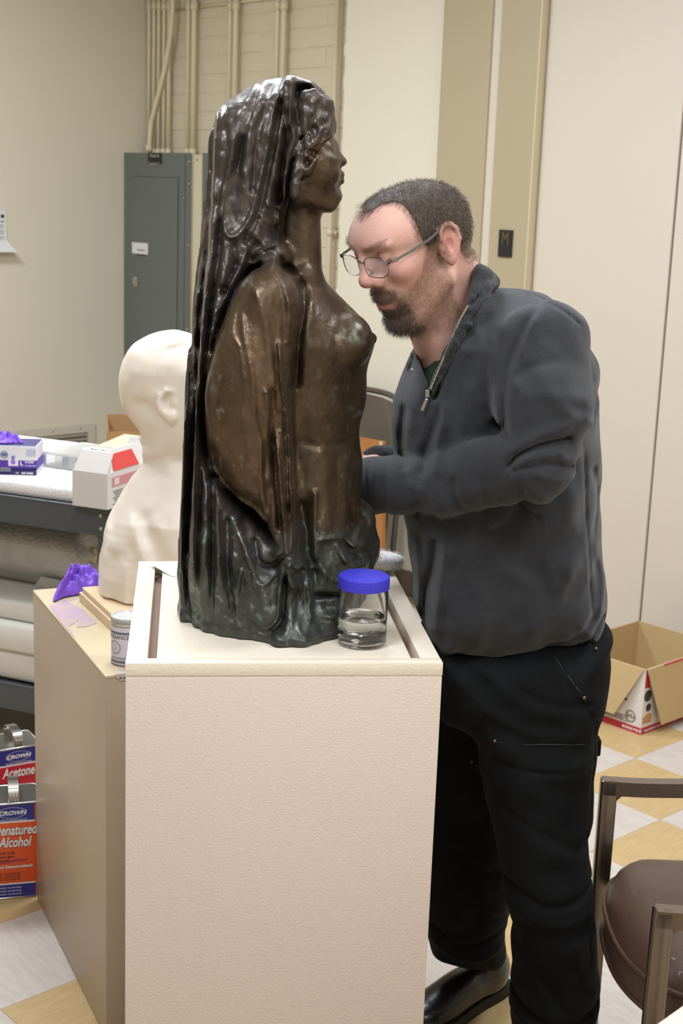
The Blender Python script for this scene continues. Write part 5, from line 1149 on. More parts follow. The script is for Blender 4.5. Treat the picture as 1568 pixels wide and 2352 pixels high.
# chest and arms (mostly under the clothes), hands
CH0 = aty(1150, 880, 2.30); v.ell(CH0, (.13, .15, .15), .03)
SN, EN, WN = aty(1262, 770, 2.12), aty(1226, 1072, 2.035), aty(842, 1120, 2.272)
SF, EF, WF = aty(1110, 790, 2.46), aty(1090, 1085, 2.50), aty(858, 1082, 2.37)
for s_, e_, w_ in ((SN, EN, WN), (SF, EF, WF)):
    v.cap(CH0, s_ * .8 + CH0 * .2 - np.array([0, 0, .02]), .08, .038, .02); v.cap(s_ * .8 + CH0 * .2 - np.array([0, 0, .02]), e_, .038, .034, .015); v.cap(e_, w_, .034, .026, .01)
def hand(Wr, d, palm, side, curl, name):
    """wrist point, pointing direction, palm normal, thumb side (+1/-1 along d x palm)"""
    d = np.array(d, float); d /= np.linalg.norm(d); n = np.array(palm, float); n -= d * (n @ d); n /= np.linalg.norm(n); l = np.cross(d, n) * side
    Pc = Wr + d * .052
    M3 = np.stack([d, l, n], 1); v.ell(Pc, (.048, .040, .0145), .01, R=M3); v.cap(Wr - d * .02, Wr + d * .02, .026, .024, .01)
    for k, (off, ln, r) in enumerate(((.028, .074, .0088), (.010, .082, .0090), (-.009, .076, .0086), (-.027, .060, .0078))):
        p = Pc + d * .036 + l * off; a = 0; dd = d + l * off * 1.2; dd /= np.linalg.norm(dd); pts = [Pc + l * off * .6, p]; rs_ = [r * 1.05, r]
        for q, sg_ in enumerate((.46, .30, .24)):
            a += curl[q] + .05 * k; di = dd * math.cos(a) + n * math.sin(a); p = p + di * ln * sg_; pts.append(p); rs_.append(r * (.95, .86, .74)[q])
        for q in range(len(pts) - 1): v.cap(pts[q], pts[q + 1], rs_[q], rs_[q + 1], .003 if q else .006)
    b0 = Wr + d * .022 + l * .026; b1 = b0 + (d * .5 + l * .75 + n * .25) / .93 * .040; b2 = b1 + (d * .85 + l * .25 + n * .45) * .030; b3 = b2 + (d * .85 + n * .5) * .024
    v.cap(b0, b1, .0145, .0115, .008); v.cap(b1, b2, .0110, .0100, .003); v.cap(b2, b3, .0098, .0080, .003)
    return Pc, d, l, n
hN = hand(WN + np.array([-.012, .02, 0]), (-.50, .80, .05), (-.85, -.45, 0.1), 1, (.35, .5, .35), 'n')
hF = hand(WF + np.array([-.01, 0, 0]), (-.93, .25, -.12), (-.2, -.95, .0), 1, (.25, .4, .3), 'f')
# beard region helper (local head coordinates)
def beard(L):
    x, y, z = L[:, 0], np.abs(L[:, 1]), L[:, 2]; sg = lambda q, w_: np.clip(q / w_ + .5, 0, 1)
    top = np.interp(x, [-.01, .008, .020, .032, .045, .060, .074, .082, .095], [-.02, .020, .018, -.004, -.030, -.042, -.048, -.036, -.036])
    m_ = sg(top - z, .012) * sg(x + .002 + .25 * np.maximum(-.06 - z, 0), .010)
    m_ *= sg(z + .135, .02)
    lip = np.exp(-((z + .0650) / .0062) ** 4) * (x > .070) * np.clip((.027 - y) / .005, 0, 1)
    return np.clip(m_ - lip * 1.3, 0, 1), lip
def goatee(L):
    x, y, z = L[:, 0], np.abs(L[:, 1]), L[:, 2]; sg = lambda q, w_: np.clip(q / w_ + .5, 0, 1)
    g = sg(z + .122, .01) * sg(x - .048, .014) * sg(.037 - y, .010) * sg(-.073 - z + .016 * (y > .024) * (y - .024) / .01, .008)
    m_ = sg(x - .068, .01) * sg(.036 - y, .010) * sg(-.040 - z, .006) * sg(z + .0585, .003)
    return np.maximum(g, m_ * .6)
def hairmask(L):
    x, y, z = L[:, 0], np.abs(L[:, 1]), L[:, 2]
    zl = np.interp(x, [-.12, -.075, -.045, -.030, -.020, -.012, .006, .010, .028, .034, .04], [-.045, -.052, -.046, -.020, .026, .029, .026, .004, .004, .024, .03])
    xf = np.interp(y, [0, .012, .022, .034, .046, .09], [.079, .070, .055, .041, .036, .040]) 
    return np.minimum(z - zl, xf - x)
SKIN = np.array(srgb('#d6a899')[:3]); SK_R = np.array(srgb('#d48c80')[:3]); BRD = np.array(srgb('#8a6a54')[:3]); LIPC = np.array(srgb('#b0615f')[:3]); HRC = np.array(srgb('#4e3f34')[:3])
def skincol(P):
    L = hl(P); c = np.tile(SKIN, (len(P), 1)); x, y, z = L[:, 0], np.abs(L[:, 1]), L[:, 2]
    red = np.exp(-(((x - .112) / .02) ** 2 + ((z + .028) / .018) ** 2 + (y / .02) ** 2)) * .7 + np.exp(-(((x - .065) / .03) ** 2 + ((z + .018) / .022) ** 2 + ((y - .05) / .02) ** 2)) * .35 + np.exp(-(((x + .010) / .02) ** 2 + ((y - .082) / .012) ** 2 + (z / .04) ** 2)) * .5
    c = c + (SK_R - c) * np.clip(red, 0, 1)[:, None]
    b_, lip = beard(L); c = c + (LIPC - c) * np.clip(lip, 0, 1)[:, None] * .6
    n_ = .85 + .3 * noise2(x * 1000 + z * 300, z * 1000 + y * 500, 3, 3, 4)
    c = c + (BRD - c) * (np.clip(b_ * n_, 0, 1) * .72)[:, None]
    c = c + (HRC - c) * (np.clip(goatee(L) * n_, 0, 1) * .8)[:, None]
    c = c + (HRC - c) * (np.clip(hairmask(L) / .008, 0, 1) * (np.linalg.norm(L, axis=1) < .2) * .85)[:, None]
    eye = np.exp(-(((y - .033) / .016) ** 2 + ((z - .012) / .012) ** 2)) * (x > .06) * .30; c = c * (1 - eye * np.array([.35, .6, .55])[None].T).T if False else c + (SK_R * .75 - c) * np.clip(eye, 0, 1)[:, None]
    brow = np.exp(-((z - .0290 - .009 * np.clip((y - .018) / .03, 0, 1)) / .0045) ** 2) * np.clip((y - .010) / .006, 0, 1) * np.clip((.054 - y) / .008, 0, 1) * (x > .05)
    c = c + (HRC * 1.5 - c) * np.clip(brow * .45, 0, 1)[:, None]
    lash = np.exp(-((z - .0075 - .002 * np.cos((y - .033) * 120)) / .0013) ** 2) * (y > .020) * (y < .046) * (x > .06); c = c + (HRC * .7 - c) * np.clip(lash * .85, 0, 1)[:, None]
    return np.clip(c, 0, 1)
m_skin = mat('skin', '#d3a090', .48, attr='tint', sss=.10, bump=.35, bscale=420, spec=.4)
body = v.mesh('person', m_skin, None, skincol, relax=1)
tag(body, 'bearded man with glasses in charcoal pullover and black work pants leaning to the bust', 'person')
bodyF = v.F
# ---- hair: cap mesh + strands
hv = Vol((-.02, 2.02, 1.42), (.26, 2.36, 1.70), .0025)
v2 = v; v = hv; fleshy(); hv.F -= .0012
PX_, PY_, PZ_ = np.meshgrid(hv.x, hv.y, hv.z, indexing='ij'); Pall = np.stack([PX_.ravel(), PY_.ravel(), PZ_.ravel()], 1)
Lh = hl(Pall); hm = hairmask(Lh).reshape(hv.F.shape).astype(np.float32)
ear_d = (np.abs(Lh[:, 1]) > .079).reshape(hv.F.shape) & (np.abs(Lh[:, 0] + .008) < .03).reshape(hv.F.shape) & (Lh[:, 2] < .034).reshape(hv.F.shape)
hv.F = smax(hv.F, -(hm - .003) * .6, .003); hv.F = np.where(ear_d, .01, hv.F).astype(np.float32)
m_hair = mat('brown_hair', '#473a30', .55, bump=2.5, bscale=260, var=.25, vscale=60, stretch=(1, 1, .4))
hair = hv.mesh('hair', m_hair, body)
v = v2
def verts_of(o): 
    n = len(o.data.vertices); a = np.empty(n * 3, np.float32); o.data.vertices.foreach_get('co', a); b_ = np.empty(n * 3, np.float32); o.data.vertices.foreach_get('normal', b_); return a.reshape(-1, 3), b_.reshape(-1, 3)
def strands(name, pos, nor, ln, lay, wd, m, par, jit=.25, seed=1, col=None):
    """tapering hair strands as one mesh; lay = combing direction (world)"""
    r_ = np.random.RandomState(seed); n = len(pos); pos = pos + r_.randn(n, 3) * .0009
    d0 = nor * .75 + lay + r_.randn(n, 3) * jit; d0 /= np.linalg.norm(d0, axis=1)[:, None]; d1 = nor * .15 + lay * 1.3 + r_.randn(n, 3) * jit; d1 /= np.linalg.norm(d1, axis=1)[:, None]
    L_n = (ln * (.6 + .7 * r_.rand(n)))[:, None]; s_ = np.cross(d0, r_.randn(n, 3)); s_ /= np.linalg.norm(s_, axis=1)[:, None]; s_ *= wd
    a = pos - s_; b_ = pos + s_; mid_ = pos + d0 * L_n * .5; c = mid_ + s_ * .8; d = mid_ - s_ * .8; e = mid_ + d1 * L_n * .5
    V_ = np.stack([a, b_, c, d, e], 1).reshape(-1, 3); base = np.arange(n)[:, None] * 5
    f4 = np.concatenate([base, base + 1, base + 2, base + 3], 1); f3 = np.concatenate([base + 3, base + 2, base + 4], 1)
    me = bpy.data.meshes.new(name); me.vertices.add(len(V_)); me.vertices.foreach_set('co', V_.astype(np.float32).ravel()); me.loops.add(n * 7)
    me.loops.foreach_set('vertex_index', np.concatenate([f4, f3], 1).astype(np.int32).ravel()); me.polygons.add(n * 2)
    me.polygons.foreach_set('loop_start', (np.arange(n)[:, None] * 7 + np.array([[0, 4]])).astype(np.int32).ravel()); me.update(); me.validate(); me.materials.append(m)
    o = bpy.data.objects.new(name, me); link(o, par); o['kind'] = 'stuff'; return o
hp, hn = verts_of(hair); Ll = hl(hp); r_ = np.random.RandomState(3)
ok = np.where(hairmask(Ll) > -.004)[0]; sel = r_.choice(ok, 24000); Ls = Ll[sel]
lay_l = np.stack([np.where(Ls[:, 2] > .09, .9, .25), np.sign(Ls[:, 1]) * .25, np.where(Ls[:, 2] > .10, -.1, -.8)], 1)
m_str = mat('hair_strand', '#5e4e40', .5, var=.3, vscale=300); strands('hair_strands', hp[sel], hn[sel], .0120 - .0055 * (Ls[:, 2] < .03) - .003 * (Ls[:, 0] > .05), lay_l @ Rn.T * .7, .00016, m_str, body, seed=4)
bp, bn = verts_of(body); hb = hairmask(hl(bp)); ok = np.where((hb > -.004) & (hb < .010) & (np.linalg.norm(hl(bp), axis=1) < .16))[0]; sel = r_.choice(ok, 3000); Ls = hl(bp[sel])
lay_l = np.stack([np.where(Ls[:, 2] > .07, .9, .25), np.sign(Ls[:, 1]) * .25, np.where(Ls[:, 2] > .08, -.1, -.8)], 1)
strands('hair_strands', bp[sel], bn[sel], .0085 + .008 * (Ls[:, 0] > .05), lay_l @ Rn.T * .8, .00013, mat('light_hair_strand', '#75624f', .5, var=.3, vscale=300), body, seed=14)
near = np.linalg.norm(hl(bp), axis=1) < .2; bp, bn = bp[near], bn[near]; Lb = hl(bp); bd, lp_ = beard(Lb); gt = goatee(Lb)
m_brd = mat('beard_strand', '#7a6050', .55, var=.3, vscale=300); m_gt = mat('goatee_strand', '#4a4038', .5, var=.35, vscale=300)
ok = np.where(bd > .5)[0]; sel = r_.choice(ok, 9000); dn = np.array([.15, 0, -.8]) @ Rn.T; strands('stubble', bp[sel], bn[sel], np.full(9000, .0040), np.tile(dn, (9000, 1)) * .6, .00010, m_brd, body, seed=5)
ok = np.where((gt > .35) & (lp_ < .4))[0]; sel = r_.choice(ok, 4200); dn = np.array([.35, 0, -.8]) @ Rn.T; ln = .0060 + .006 * (Lb[sel][:, 2] < -.09); strands('goatee', bp[sel], bn[sel], ln, np.tile(dn, (4200, 1)) * .7, .00015, m_gt, body, seed=6)
x, y, z = Lb[:, 0], np.abs(Lb[:, 1]), Lb[:, 2]; ok = np.where((np.abs(z - .0290 - .009 * np.clip((y - .018) / .03, 0, 1)) < .0045) & (y > .011) & (y < .053) & (x > .05))[0]
if len(ok): sel = r_.choice(ok, 700); ly = np.stack([0 * sel, np.sign(Lb[sel][:, 1]) * .9, -.1 + 0. * sel], 1) @ Rn.T; strands('eyebrows', bp[sel], bn[sel], np.full(700, .005), ly, .00010, m_brd, body, seed=7)
# ---- glasses (a thing of their own, worn)
gls = thing('eyeglasses', 'thin metal framed eyeglasses worn by the bearded man', 'glasses', tuple(OH)); gls.rotation_euler = Rh.to_euler()
m_wire = mat('glasses_metal', '#8c8780', .3, metal=.9); m_arm = mat('glasses_temple', '#77787c', .4, metal=.6); m_len = mat('lens', (.9, .92, .95, 1), .05); m_len.node_tree.nodes['Principled BSDF'].inputs['Alpha'].default_value = .10
for s in (-1, 1):
    c = Vector((.1030, s * .034, .004)); pts = []; N_ = 28
    for k in range(N_):
        a = 2 * math.pi * k / N_; ca_, sa_ = math.cos(a), math.sin(a); e = .5 if True else 1
        yy = .0265 * math.copysign(abs(ca_) ** .75, ca_); zz_ = .0160 * math.copysign(abs(sa_) ** .75, sa_); wrap = -.0065 * ((yy * s + .0265) / .053) ** 2
        pts.append(c + Vector((wrap - .05 * zz_, yy, zz_)))
    b = MB(); b.tube(pts, .00075, 6, closed=True); rm = b.obj('lens_rim', m_wire, gls, True)
    b = MB(); ctr = sum(pts, Vector()) / N_ + Vector((.001, 0, 0)); vs = [ctr] + [p * 1.0 for p in pts]; f = [(0, k + 1, (k + 1) % N_ + 1) for k in range(N_)]; off = Vector((-.0012, 0, 0))
    vs2 = vs + [q + off for q in vs]; f2 = f + [tuple(i + N_ + 1 for i in t_[::-1]) for t_ in f] + [(k + 1, k + 2 + N_, (k + 1) % N_ + N_ + 2, (k + 1) % N_ + 1) if False else (k + 1, (k + 1) % N_ + 1, (k + 1) % N_ + N_ + 2, k + N_ + 2) for k in range(N_)]
    b.add(vs2, f2); b.obj('lens', m_len, gls, True)
    b = MB(); b.tube([(.1015, s * .010, .002), (.099, s * .0130, -.002), (.0965, s * .0125, -.006)], .0006, 6); b.lathe([(0, -.0012), (.003, -.001), (.003, .001), (0, .0012)], (.0965, s * .0120, -.007), 10, Ry(.3) @ Rx(math.pi / 2)); b.obj('nose_pad', m_wire, gls, True)
    b = MB(); tp = [(.0955, s * .0605, .009), (.090, s * .069, .0125), (.078, s * .0745, .0135)]; b.tube(tp, .0011, 6); b.box((.089, s * .0715, .0132), (.010, .003, .0065), Rz(-s * .5), ch=.0006); b.obj('hinge', m_wire, gls, True)
    b = MB(); tl = [(.084, s * .0725, .0060), (.05, s * .0775, .0075), (.015, s * .0800, .0115), (-.003, s * .0800, .0285), (-.014, s * .0790, .024), (-.024, s * .0775, .004)]
    tl = [(.085, s * .0735, .0135), (.055, s * .0775, .0165), (.025, s * .0800, .0210), (.006, s * .0812, .0270), (-.006, s * .0808, .031), (-.020, s * .0785, .020)]
    b.ribbon(catmull(tl, 5), (0, 0, .0020), .0009 * s); b.obj('temple_arm', m_arm, gls)
b = MB(); b.tube(catmull([(.1035, .0085, .011), (.1055, .003, .0145), (.1055, -.003, .0145), (.1035, -.0085, .011)], 4), .0009, 6); b.obj('bridge', m_wire, gls, True)

# ---- pullover
m_fleece = mat('charcoal_fleece', '#303134', .85, bump=.6, bscale=500, var=.05, vscale=14, sheen=.2, spec=.2)
m_tee = mat('dark_green_tee', '#26331f', .85, bump=.4, bscale=400); m_zip = mat('zip_metal', '#a5a29a', .3, metal=.9); m_seam = mat('seam_thread', '#303134', .9)
YT = 2.28
v = Vol((-.02, 1.93, .80), (.56, 2.60, 1.56), .0036, YT); U, W = v.U, v.W
TORS = [(1092, 655), (1120, 650), (1150, 660), (1200, 664), (1240, 674), (1275, 692), (1310, 724), (1345, 775), (1368, 820), (1380, 862), (1378, 920), (1380, 1000), (1385, 1090), (1380, 1150), (1383, 1210), (1388, 1300), (1397, 1365), (1392, 1420), (1372, 1470), (1300, 1484), (1240, 1493), (1170, 1500), (1100, 1499), (1040, 1492), (1000, 1482), (972, 1440), (952, 1380), (944, 1300), (937, 1240), (922, 1150), (904, 1050), (898, 970), (903, 915), (920, 868), (935, 832), (946, 800), (955, 765), (1000, 700), (1050, 640), (1085, 612), (1100, 630)]
Ht = lerp2(W, [650, 700, 780, 900, 1100, 1300, 1500], [.09, .15, .185, .185, .175, .175, .18]); yt = lerp2(W, [650, 800, 1100, 1500], [YT + .01, YT + .02, YT + .02, YT + .02]) + (U - 1150) * .00008
v.infl(TORS, yt, Ht, .11, k=.001)
torF = v.F.copy()
SN, EN, WN = aty(1256, 792, 2.125), aty(1226, 1066, 2.045), aty(836, 1118, 2.268)
r1_, r2_, r3_ = .070, .0545, .0475
v.cap(SN, aty(1250, 930, 2.07), .067, .064, .035); v.cap(aty(1250, 930, 2.07), EN, .066, .056, .02)
MID = aty(1030, 1105, 2.13); v.cap(EN, MID, .056, .052, .006); v.cap(MID, WN, .052, .046, .006)
v.cap(SF, EF, .075, .058, .02); v.cap(EF, WF, .056, .045, .006)
# hand opening of the cuffs is closed by the wrists: trim the sleeve ends flat
for w_, e_, y0_ in ((WN, MID, 0), (WF, EF, 1)):
    d = (w_ - e_); d /= np.linalg.norm(d); nrm = d[0] * (v.X - w_[0]) + d[1] * (v.Y - w_[1]) + d[2] * (v.Z - w_[2])
    dist = np.sqrt((v.X - w_[0]) ** 2 + (v.Y - w_[1]) ** 2 + (v.Z - w_[2]) ** 2); loc = dist < .09
    v.F = np.where(loc, np.maximum(v.F, nrm), v.F).astype(np.float32)
TEE_F = torF + .016
# neckline: cut the zip opening and the neck hole
OPN = [(1088, 640), (1078, 668), (1062, 712), (1044, 752), (1020, 806), (1000, 856), (986, 892), (980, 880), (970, 850), (958, 822), (950, 800), (965, 760), (1000, 720), (1050, 660)]
sdO = (polysd(U, W, catmull(OPN, 4, True)) * v.mp)[:, None, :]
cut = np.maximum(-sdO, v.Y - 2.262).astype(np.float32); v.F = smax(v.F, -cut, .004)
OP2 = [(1110, 560), (1104, 652), (1070, 712), (1020, 758), (975, 786), (940, 806), (880, 780), (880, 560)]
v.F = smax(v.F, (polysd(U, W, OP2) * v.mp)[:, None, :] + 0 * v.Y, .004)
FS = [([(1127, 1000), (1150, 974), (1180, 958), (1210, 950), (1250, 944)], -.016, 6), ([(1130, 968), (1167, 942), (1208, 924), (1245, 915)], .008, 11), ([(1140, 1006), (1184, 992), (1225, 994), (1258, 1006)], -.007, 6), ([(1150, 985), (1190, 972), (1230, 970)], .006, 8),
      ([(1139, 1010), (1152, 1040), (1166, 1070)], -.006, 6), ([(1163, 1085), (1176, 1121), (1210, 1142)], -.007, 7), ([(1150, 1020), (1185, 1060), (1230, 1100)], .004, 14), ([(1022, 1044), (1024, 1085), (1046, 1113)], -.006, 7), ([(990, 1060), (1000, 1100), (1020, 1130)], .004, 9), ([(1080, 1040), (1090, 1075), (1120, 1100)], -.003, 9),
      ([(925, 1060), (950, 1100), (955, 1150)], -.003, 9), ([(1208, 681), (1180, 712), (1156, 760), (1132, 820), (1124, 880), (1126, 930), (1136, 975)], -.005, 6), ([(1190, 712), (1160, 770), (1145, 840)], .004, 9), ([(1110, 760), (1105, 840), (1110, 920)], .004, 10), ([(1150, 820), (1180, 800), (1230, 790)], -.004, 10), ([(1160, 860), (1220, 850), (1290, 870)], .003, 14),
      ([(1112, 664), (1150, 664), (1200, 668), (1250, 690), (1290, 722)], -.0035, 3), ([(1316, 1016), (1322, 1110), (1327, 1206), (1337, 1368)], -.0030, 3), ([(995, 915), (972, 990), (958, 1040)], -.008, 9), ([(1008, 900), (996, 960), (985, 1030)], .006, 9), ([(1060, 860), (1040, 950), (1020, 1030)], .004, 14), ([(925, 920), (918, 980), (922, 1040)], -.005, 7),
      ([(992, 1206), (986, 1270), (976, 1330), (968, 1392), (968, 1440)], -.010, 10), ([(1012, 1210), (1000, 1300), (992, 1400)], .006, 12), ([(950, 1220), (955, 1300), (958, 1370)], .004, 8), ([(1100, 1200), (1140, 1250), (1200, 1290)], .004, 18), ([(1290, 1220), (1260, 1310), (1200, 1380)], .004, 18), ([(1080, 1250), (1060, 1350), (1050, 1440)], -.004, 18), ([(1340, 1380), (1300, 1420), (1240, 1440)], -.005, 10), ([(1350, 1230), (1372, 1300), (1360, 1370)], .004, 9), ([(1345, 1060), (1365, 1130), (1350, 1200)], -.005, 9),
      ([(1375, 1400), (1350, 1420), (1330, 1450)], -.006, 7), ([(985, 1455), (1050, 1466), (1103, 1470), (1170, 1468), (1224, 1458), (1321, 1438), (1365, 1425)], -.0035, 3), ([(985, 1478), (1100, 1490), (1240, 1484), (1365, 1460)], .003, 6), ([(883, 1046), (882, 1110), (884, 1186)], -.0030, 2.6), ([(846, 1048), (845, 1110), (846, 1188)], -.0025, 2.6), ([(1290, 900), (1320, 880), (1355, 860)], .004, 9), ([(1180, 1010), (1240, 1030), (1300, 1010)], .005, 10), ([(1215, 860), (1260, 900), (1320, 920)], .005, 14), ([(1240, 985), (1290, 975), (1340, 930)], .005, 9), ([(1060, 1060), (1075, 1110), (1110, 1150)], .004, 9), ([(940, 1070), (980, 1090), (1000, 1140)], .004, 9), ([(1160, 1130), (1140, 1160), (1100, 1170)], -.003, 8), ([(1200, 760), (1180, 840), (1170, 900)], .003, 10), ([(1060, 800), (1040, 880), (1050, 960)], -.004, 10), ([(1330, 790), (1345, 860), (1340, 930)], -.003, 10), ([(1300, 960), (1335, 940), (1370, 900)], -.006, 8)]
D2 = folds(U, W, FS) + noise2(U, W, 40, 55, 21) * .0035 + noise2(U, W, 18, 24, 22) * .0012
sil = polysd(U, W, catmull(TORS, 4, True)); D2 = np.where((D2 < 0), D2 * np.clip((np.maximum(sil, (900 - U)) + 2) / 14, .15, 1), D2)
nearm = np.clip((YT + .02 - v.Y) / .04, 0, 1).astype(np.float32)
v.disp(D2, nearm); v.disp(noise2(U, W, 45, 60, 31) * .004, 1 - nearm)
# hollow hem
zh = atz(1000, 1482, 0)
pull = v.mesh('pullover', m_fleece, body, relax=2)
# undershirt
v.F = smax(TEE_F, (polysd(U, W, [(1300, 700), (1300, 1000), (900, 1000), (900, 740), (1000, 742), (1060, 706), (1085, 690)]) * -v.mp)[:, None, :] + 0 * v.Y, .004).astype(np.float32)
v.disp(folds(U, W, [([(1060, 712), (1030, 742), (1000, 764), (978, 772)], .005, 6), ([(1010, 770), (1000, 820), (988, 870)], -.004, 6)]))
tee = v.mesh('undershirt', m_tee, body, relax=1); tee['label'] = 'dark green undershirt'
# collar
cvv_ = Vol((.0, 2.02, 1.27), (.30, 2.46, 1.60), .0026, 2.155); U2, W2 = cvv_.U, cvv_.W; v_ = cvv_
COLN = [(1100, 611), (1116, 616), (1121, 640), (1134, 656), (1128, 678), (1106, 706), (1080, 742), (1052, 790), (1026, 842), (1000, 886), (986, 896), (992, 868), (1014, 818), (1040, 762), (1058, 724), (1072, 690), (1086, 650)]
v_.infl(COLN, lerp2(W2, [610, 700, 800, 900], [2.195, 2.150, 2.135, 2.150]), .016, .010, k=.002)
v_.plane(2.25); COLF = [(985, 762), (962, 788), (944, 812), (934, 836), (938, 852), (958, 858), (978, 888), (987, 892), (985, 868), (974, 846), (970, 815), (978, 788), (996, 772)]
v_.infl(COLF, 2.255, .022, .008, k=.002); v_.plane(2.155)
# the band behind the neck
ring = [aty(1108, 634, 2.19), aty(1120, 648, 2.25), aty(1100, 660, 2.32), aty(1060, 700, 2.35), aty(1010, 750, 2.33), aty(975, 785, 2.28)]
for i in range(5): v_.cap(ring[i], ring[i + 1], .017, .017, .006)
v_.disp(folds(v_.U, v_.W, [([(1112, 640), (1092, 690), (1064, 740), (1036, 800), (1010, 856)], -.003, 3), ([(1098, 680), (1080, 700)], -.004, 4), ([(1070, 740), (1085, 745)], .003, 4)]) + noise2(v_.U, v_.W, 12, 12, 41) * .0016)
col_ = v_.mesh('collar', m_fleece, pull, relax=1)
# zip
def zline(pts, Y0, Y1, name):
    q = catmull(pts, 6); n_ = len(q); P = [aty(a[0], a[1], Y0 + (Y1 - Y0) * i / (n_ - 1)) for i, a in enumerate(q)]; b = MB(); b.tube(P, .0020, 6)
    for i in range(0, n_): b.box(P[i], (.0042, .003, .0012), Ry(.3)); 
    return b.obj(name, m_zip, pull)
def sdepth(px, py, off=0):      # first clothed surface along the camera ray
    best = None
    for Y in np.arange(2.0, 2.45, .002):
        p = aty(px, py, Y); ii = np.round((p - PV.lo) / PV.h).astype(int)
        if (ii < 0).any() or (ii >= PV.n).any(): continue
        if PV.F[tuple(ii)] < 0: return Y + off
    return 2.2 + off
zline([(1074, 702), (1052, 742), (1030, 792), (1008, 844), (988, 892)], 2.138, 2.128, 'zip_teeth'); 
zline([(946, 848), (958, 860), (972, 876), (984, 894)], 2.222, 2.170, 'zip_teeth')
zp = aty(981, 904, 2.135); b = MB(); b.box(zp, (.006, .006, .012), ch=.001); b.box(zp + np.array([-.004, -.003, -.017]), (.005, .002, .020), Ry(.35), ch=.0008); b.obj('zip_pull', m_zip, pull)
del v_

# ---- trousers
m_duck = mat('black_duck', '#0b0c0d', .85, bump=.5, bscale=500, var=.55, vscale=7, spec=.2, col2='#191c1e')
YJ = 2.30
v = Vol((.04, 2.05, .015), (.60, 2.76, .98), .0050, YJ); U, W = v.U, v.W
HIP = [(975, 1430), (1100, 1440), (1370, 1430), (1388, 1470), (1390, 1500), (1385, 1560), (1372, 1620), (1300, 1680), (1100, 1680), (1000, 1640), (975, 1540)]
v.infl(HIP, lerp2(W, [1400, 1650], [YJ, YJ + .03]), .165, .09, k=.001)
NL = [(1384, 1440), (1389, 1500), (1385, 1560), (1374, 1620), (1366, 1690), (1362, 1740), (1353, 1790), (1354, 1860), (1342, 1930), (1352, 1985), (1354, 2050), (1361, 2110), (1368, 2180), (1375, 2240), (1370, 2290), (1356, 2320), (1348, 2380), (1350, 2480), (1340, 2560), (1200, 2560), (1190, 2480), (1180, 2400), (1170, 2320), (1171, 2250), (1170, 2180), (1166, 2100), (1156, 2030), (1142, 1960), (1122, 1860), (1102, 1760), (1086, 1660), (1066, 1560), (1050, 1470), (1180, 1440)]
v.plane(2.26); U, W = v.U, v.W
v.infl(NL, lerp2(W, [1440, 1700, 2000, 2300, 2500], [2.27, 2.245, 2.225, 2.25, 2.26]), lerp2(W, [1440, 1700, 1950, 2300, 2500], [.12, .105, .090, .085, .08]), .075, k=.02)
FJ = [([(1270, 1506), (1300, 1550), (1338, 1598)], -.003, 2.6), ([(1124, 1696), (1200, 1712), (1280, 1714), (1352, 1712)], -.004, 3), ([(1130, 1700), (1140, 1760), (1160, 1840)], -.002, 2.6), ([(1345, 1610), (1348, 1700), (1340, 1800), (1325, 1900)], -.003, 3), ([(1318, 1930), (1328, 2050), (1340, 2160)], -.003, 3),
      ([(1150, 1520), (1230, 1560), (1330, 1570)], -.004, 9), ([(1100, 1580), (1180, 1620), (1300, 1640)], .003, 12), ([(1140, 1800), (1220, 1850), (1330, 1900)], -.004, 12), ([(1160, 1980), (1240, 2010), (1340, 1990)], -.007, 10), ([(1160, 2030), (1250, 2050), (1350, 2040)], .006, 12), ([(1170, 2100), (1220, 2180), (1280, 2260)], -.005, 12),
      ([(1175, 2250), (1240, 2290), (1360, 2270)], -.009, 8), ([(1175, 2290), (1260, 2330), (1350, 2300)], .007, 11), ([(1190, 2140), (1230, 2220), (1260, 2280)], .005, 12), ([(1300, 2100), (1320, 2180), (1350, 2230)], .004, 10)]
nearm = np.clip((2.30 - v.Y) / .05, 0, 1).astype(np.float32); v.disp(folds(U, W, FJ) + noise2(U, W, 50, 45, 51) * .004, nearm)
v.plane(2.50); U, W = v.U, v.W
FL = [(990, 1500), (1120, 1500), (1150, 1600), (1180, 1800), (1186, 1950), (1178, 2060), (1168, 2140), (1166, 2190), (1168, 2230), (1140, 2258), (1080, 2250), (1030, 2238), (1000, 2222), (990, 2195), (984, 2160), (975, 2080), (968, 1960), (962, 1800), (965, 1650)]
v.infl(FL, lerp2(W, [1500, 1800, 2050, 2240], [2.43, 2.48, 2.52, 2.565]), lerp2(W, [1500, 1800, 2240], [.11, .095, .082]), .075, k=.012)
v.disp(folds(U, W, [([(1000, 2120), (1060, 2150), (1160, 2120)], -.006, 8), ([(1000, 2160), (1080, 2190), (1150, 2170)], .006, 9), ([(1040, 1900), (1100, 1960), (1170, 1960)], -.005, 10), ([(1080, 2040), (1120, 2080), (1165, 2090)], -.005, 8)]) + noise2(U, W, 40, 40, 61) * .003, 1 - nearm)
v.F = np.maximum(v.F, .035 - v.Z + 0 * v.X).astype(np.float32)
pants = v.mesh('work_pants', m_duck, body, relax=1)
PV = v
m_riv = mat('brass_rivet', '#7a5f3c', .4, metal=.8)
def surf(px, py, V_, y0=1.95, y1=2.75):
    for Y in np.arange(y0, y1, .0015):
        p = aty(px, py, Y); ii = np.floor((p - V_.lo) / V_.h + .5).astype(int)
        if (ii < 0).any() or (ii >= V_.n).any(): continue
        if V_.F[tuple(ii)] < 0: return p
    return aty(px, py, 2.2)
for px, py in ((1136, 1702), (1341, 1603), (1368, 1490), (1083, 1749)):
    p = surf(px, py, PV); b = MB(); b.lathe([(0, .002), (.0024, .0016), (.0032, 0)], p + np.array([0, -.001, 0]), 12, Rx(math.pi / 2)); b.obj('rivet', m_riv, pants, True)
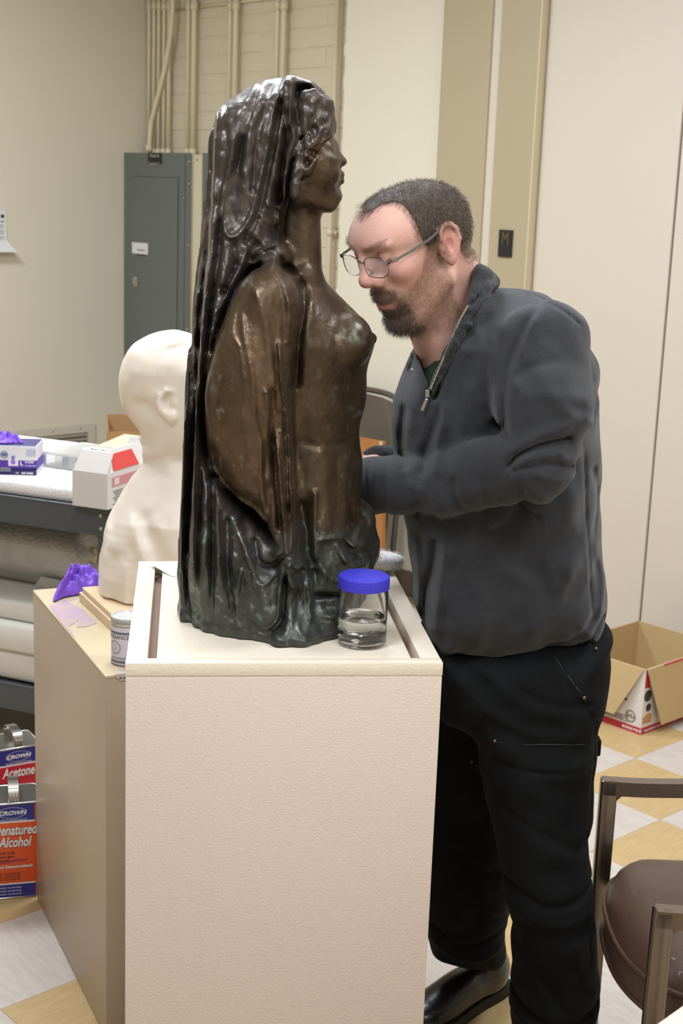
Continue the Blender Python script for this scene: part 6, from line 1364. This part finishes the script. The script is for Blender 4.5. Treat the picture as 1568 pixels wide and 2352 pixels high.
# hammer loop at the side seam
p = aty(1362, 1705, 2.27); b = MB(); b.box(p + np.array([.002, 0, -.006]), (.020, .026, .030), ch=.003); b.obj('hammer_loop', m_duck, pants)
b = MB(); p0 = surf(1273, 1506, PV); 
b.tube([surf(1130 + k * 20, 1702 + (8 if k > 2 else k * 3), PV) + np.array([0, -.0006, 0]) for k in range(12)], .0008, 5); b.obj('pocket_stitching', mat('faded_stitch', '#34373a', .9), pants)
b = MB(); b.tube([surf(1272 + k * 8, 1508 + k * 11, PV) + np.array([0, -.0006, 0]) for k in range(9)], .0008, 5); b.obj('pocket_stitching', MATS['faded_stitch'], pants)
del v, PV
# ---- shoes
m_shoe = mat('black_leather', '#1c1716', .30, bump=.3, bscale=200, coat=.2); m_sole = mat('black_sole', '#131110', .7)
def shoe(heel, ang, name):
    d = np.array([math.cos(ang), math.sin(ang), 0]); l = np.array([-d[1], d[0], 0]); h = np.array(heel, float)
    lo = np.minimum(h, h + d * .30) - .07; hi = np.maximum(h, h + d * .30) + .07; lo[2] = -.01; hi[2] = .15
    vv = Vol(lo, hi, .003); A = lambda x, y, z: h + d * x + l * y + np.array([0, 0, z]); M3 = np.stack([d, l, np.array([0, 0, 1.])], 1)
    vv.ell(A(.045, 0, .055), (.050, .036, .055), .01, R=M3); vv.cap(A(.05, 0, .06), A(.06, 0, .13), .036, .036, .02); vv.ell(A(.13, 0, .052), (.085, .040, .040), .03, R=M3); vv.ell(A(.215, -.002, .040), (.070, .046, .030), .03, R=M3)
    vv.F = smax(vv.F, .024 - vv.Z + 0 * vv.X + 0 * vv.Y, .004).astype(np.float32)
    o = vv.mesh(name, m_shoe, body, relax=1)
    out = [(.0, -.026), (-.006, 0), (.0, .026), (.04, .034), (.10, .034), (.17, .042), (.22, .047), (.265, .036), (.288, 0), (.265, -.038), (.22, -.048), (.17, -.042), (.10, -.034), (.04, -.034)]
    q = catmull([(a, b_) for a, b_ in out], 4, True); b = MB(); b.slab([A(a, b_, .001) for a, b_ in q], (0, 0, 1), .024); b.obj('sole', m_sole, o)
    return o
hf = atz(1152, 2268, 0); tf = atz(985, 2362, .0); af = math.atan2(tf[1] - hf[1], tf[0] - hf[0])
shoe((hf[0], hf[1] - .0, 0), af, 'shoe')
nx = aty(1290, 2470, 2.29); shoe((nx[0] + .02, 2.30, 0), af + .35, 'shoe')
# cotton swab cloth in the far hand, against the bust
